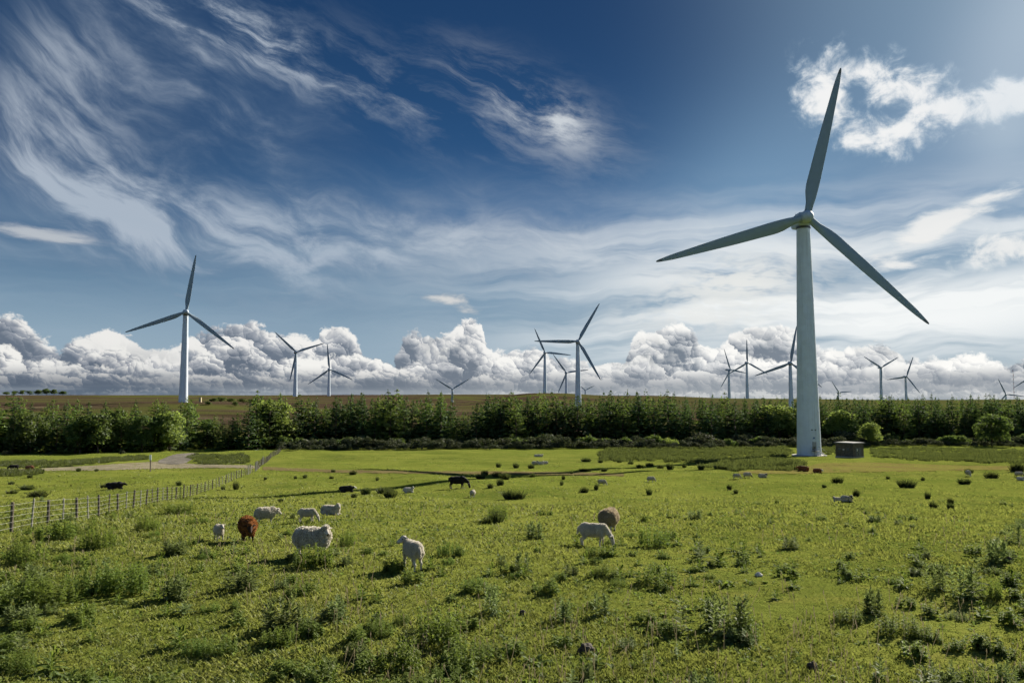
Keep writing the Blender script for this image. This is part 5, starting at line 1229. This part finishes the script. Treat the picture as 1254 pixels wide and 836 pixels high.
S_LIE = sheep('lie', 1.0, W_SHORN, F_WHITE, R(-40), 0.014); S_LIEB = sheep('lie', 1.1, W_CREAM, F_BLACK, R(-30), 0.02); S_FAT = sheep('graze', 1.3, W_GREY, F_WHITE, 0, 0.022); S_BLK = sheep('graze', 1.05, W_CREAM, F_BLACK, 0, 0.02)
FLEECE = {S_BIG.name: fleece(S_BIG, 'cream', 9000, .055), S_BROWN.name: fleece(S_BROWN, 'brown', 8000, .04), S_FAT.name: fleece(S_FAT, 'tawny', 8000, .05), S_LOW.name: fleece(S_LOW, 'cream', 6000, .05), S_REAR.name: fleece(S_REAR, 'cream', 9000, .026), S_LEAN.name: fleece(S_LEAN, 'cream', 9000, .026), S_LIE.name: fleece(S_LIE, 'cream', 7000, .035), S_LAMB.name: fleece(S_LAMB, 'cream', 8000, .026)}
for me, px, py, h, hd, lab in [
    (S_LAMB, 268, 661, 21, -78, 'small white lamb facing the viewer, left of the brown sheep'), (S_BROWN, 303, 662.5, 30, -84, 'round brown sheep facing the viewer with its head lowered'),
    (S_LOW, 325, 640, 19.5, 18, 'cream woolly sheep heading right just behind the brown sheep'), (S_LEAN, 376, 639, 17, -4, 'slim white sheep grazing above the large woolly one'), (S_LIE, 405, 630.5, 15, -22, 'white sheep lying with head up right of the slim grazing one'),
    (S_BIG, 382, 681, 39, -28, 'large shaggy cream sheep looking at the viewer, biggest in the flock'), (S_REAR, 505, 696.5, 39, 112, 'lone slim white sheep seen from behind, looking back to the left'), (S_LEAN, 727, 669, 29, -8, 'shorn white sheep grazing in front of the fat tawny one'),
    (S_FAT, 746, 650.5, 28, 76, 'fat tawny sheep seen from behind, beside the shorn grazing one'), (S_LIE, 500, 603, 8, 0, 'far white sheep lying left of the black grazing cow'), (S_GRZ, 579, 609, 9.5, 80, 'far white sheep seen from behind below the black grazing cow'),
    (S_GRZ, 737, 594, 7.5, -8, 'far white sheep grazing on the edge of the long tower shadow, left of its twin'), (S_GRZ, 797, 590, 7, -5, 'far white sheep grazing under the dark tower shadow end, right of its twin'), (S_GRZ, 902, 586, 6.5, 0, 'far cream sheep, leftmost of three below the near rush bed'),
    (S_BLK, 915, 585, 7, 10, 'far black faced sheep, middle one of three below the near rush bed'), (S_LIEB, 934, 585, 6.5, -10, 'far black faced sheep lying, rightmost of three below the rush bed'), (S_LIE, 1026, 614, 6.5, 170, 'white sheep lying left of a dark headed sheep below the hut'),
    (S_LIEB, 1037, 614.5, 9.5, -30, 'dark headed cream sheep lying beside a white one below the hut'), (S_GRZ, 1186, 583, 7.5, -70, 'far white sheep facing the viewer beside tussocks at the right'), (S_BLK, 1248, 584, 7, 20, 'far black faced sheep standing by the right picture edge'), (S_LIE, 1250, 588, 5.5, 0, 'far white sheep lying in front of the black faced one at the right edge'),
    (S_LIEB, 655, 568.5, 5, 0, 'tiny dark faced sheep, leftmost of three resting left of the rush bed'), (S_LIE, 662, 568.5, 4.5, 0, 'tiny white sheep, middle one of three resting left of the rush bed'), (S_LIE, 668, 568, 4.2, 160, 'tiny white sheep, rightmost of three resting left of the rush bed'), (S_LIE, 657, 559, 3.5, 10, 'tiny far white sheep, left one of two above the resting three'), (S_LIE, 662, 559, 3.5, 10, 'tiny far white sheep, right one of two above the resting three')]:
    place('sheep' if h != 21 else 'lamb', me, px, py, h, hd, lab, 'sheep' if h != 21 else 'lamb')
C_GRZ, C_LIE, C_PIED, C_RED = cow('graze'), cow('lie'), cow('lie', H_BLACK, H_WHITE), cow('lie', H_RED)
place('cow', C_GRZ, 560, 598, 15.5, -6, 'black cow grazing alone in the middle of the pasture', 'cow')
place('cow', C_LIE, 140, 599, 9.5, 0, 'black cow lying in the field behind the wire fence', 'cow')
place('cow', C_PIED, 424, 602.5, 8.5, 4, 'black cow with a white face lying left of centre', 'cow')
place('cow', C_GRZ, 17, 576, 7.5, 175, 'far black cow grazing beside the track at far left', 'cow')
place('calf', C_RED, 36, 576, 6.5, -60, 'far red brown calf beside the black cow at far left', 'calf')
place('calf', C_RED, 984, 577, 7.0, 150, 'red brown calf lying at the rush bed edge below the near tower', 'calf')
place('calf', cow('lie', H_RED, H_WHITE), 1001, 579, 6.0, -40, 'red calf with a white face lying below the near tower', 'calf')

# ------------------------------------------------------------------ stones
M_STONE = paint('dark_stone', (0.075, 0.062, 0.050), 0.9, 0.2, bump=0.8, bscale=9, vary=0.4); M_PST = paint('pale_stone', (0.50, 0.47, 0.42), 0.85, 0.2, bump=0.4, bscale=9, vary=0.2)
for px, py, w, h, m_, lab in [(718, 799, 19, 12, M_STONE, 'dark brown stone lying in the grass near the bottom middle'), (929, 705, 9, 4.5, M_PST, 'small white stone in the grass at right of centre'), (995, 819, 12, 10, M_STONE, 'small dark clod in the grass at the bottom right'), (640, 752, 7, 6, M_STONE, 'small dark clod left of the bottom middle thistles'), (1234, 690, 9, 11, M_STONE, 'dark stump like clod among the weeds at the right edge'), (891, 781, 7, 5, M_STONE, 'small dark clod under the wispy thistle clump')]:
    p = ground_at(px, py); k = p.y/F_PX; bm = bmesh.new(); bmesh.ops.create_icosphere(bm, subdivisions=4, radius=1); sd = U(0, 50)
    for v in bm.verts:
        q = v.co.copy(); f = 1 + .28*mnoise.noise(q*1.3+Vector((sd, 0, 0))) + .12*mnoise.noise(q*3.5+Vector((sd, 3, 0))); v.co = Vector((q.x*f*w*k/2, q.y*f*w*k/2.6, max(q.z, -.5)*f*h*k*.62 + h*k*.30))
    me = bpy.data.meshes.new('rock'); bm.to_mesh(me); bm.free(); me.materials.append(m_); o = link('rock', me); o.location = p; tag(o, lab, 'stone')
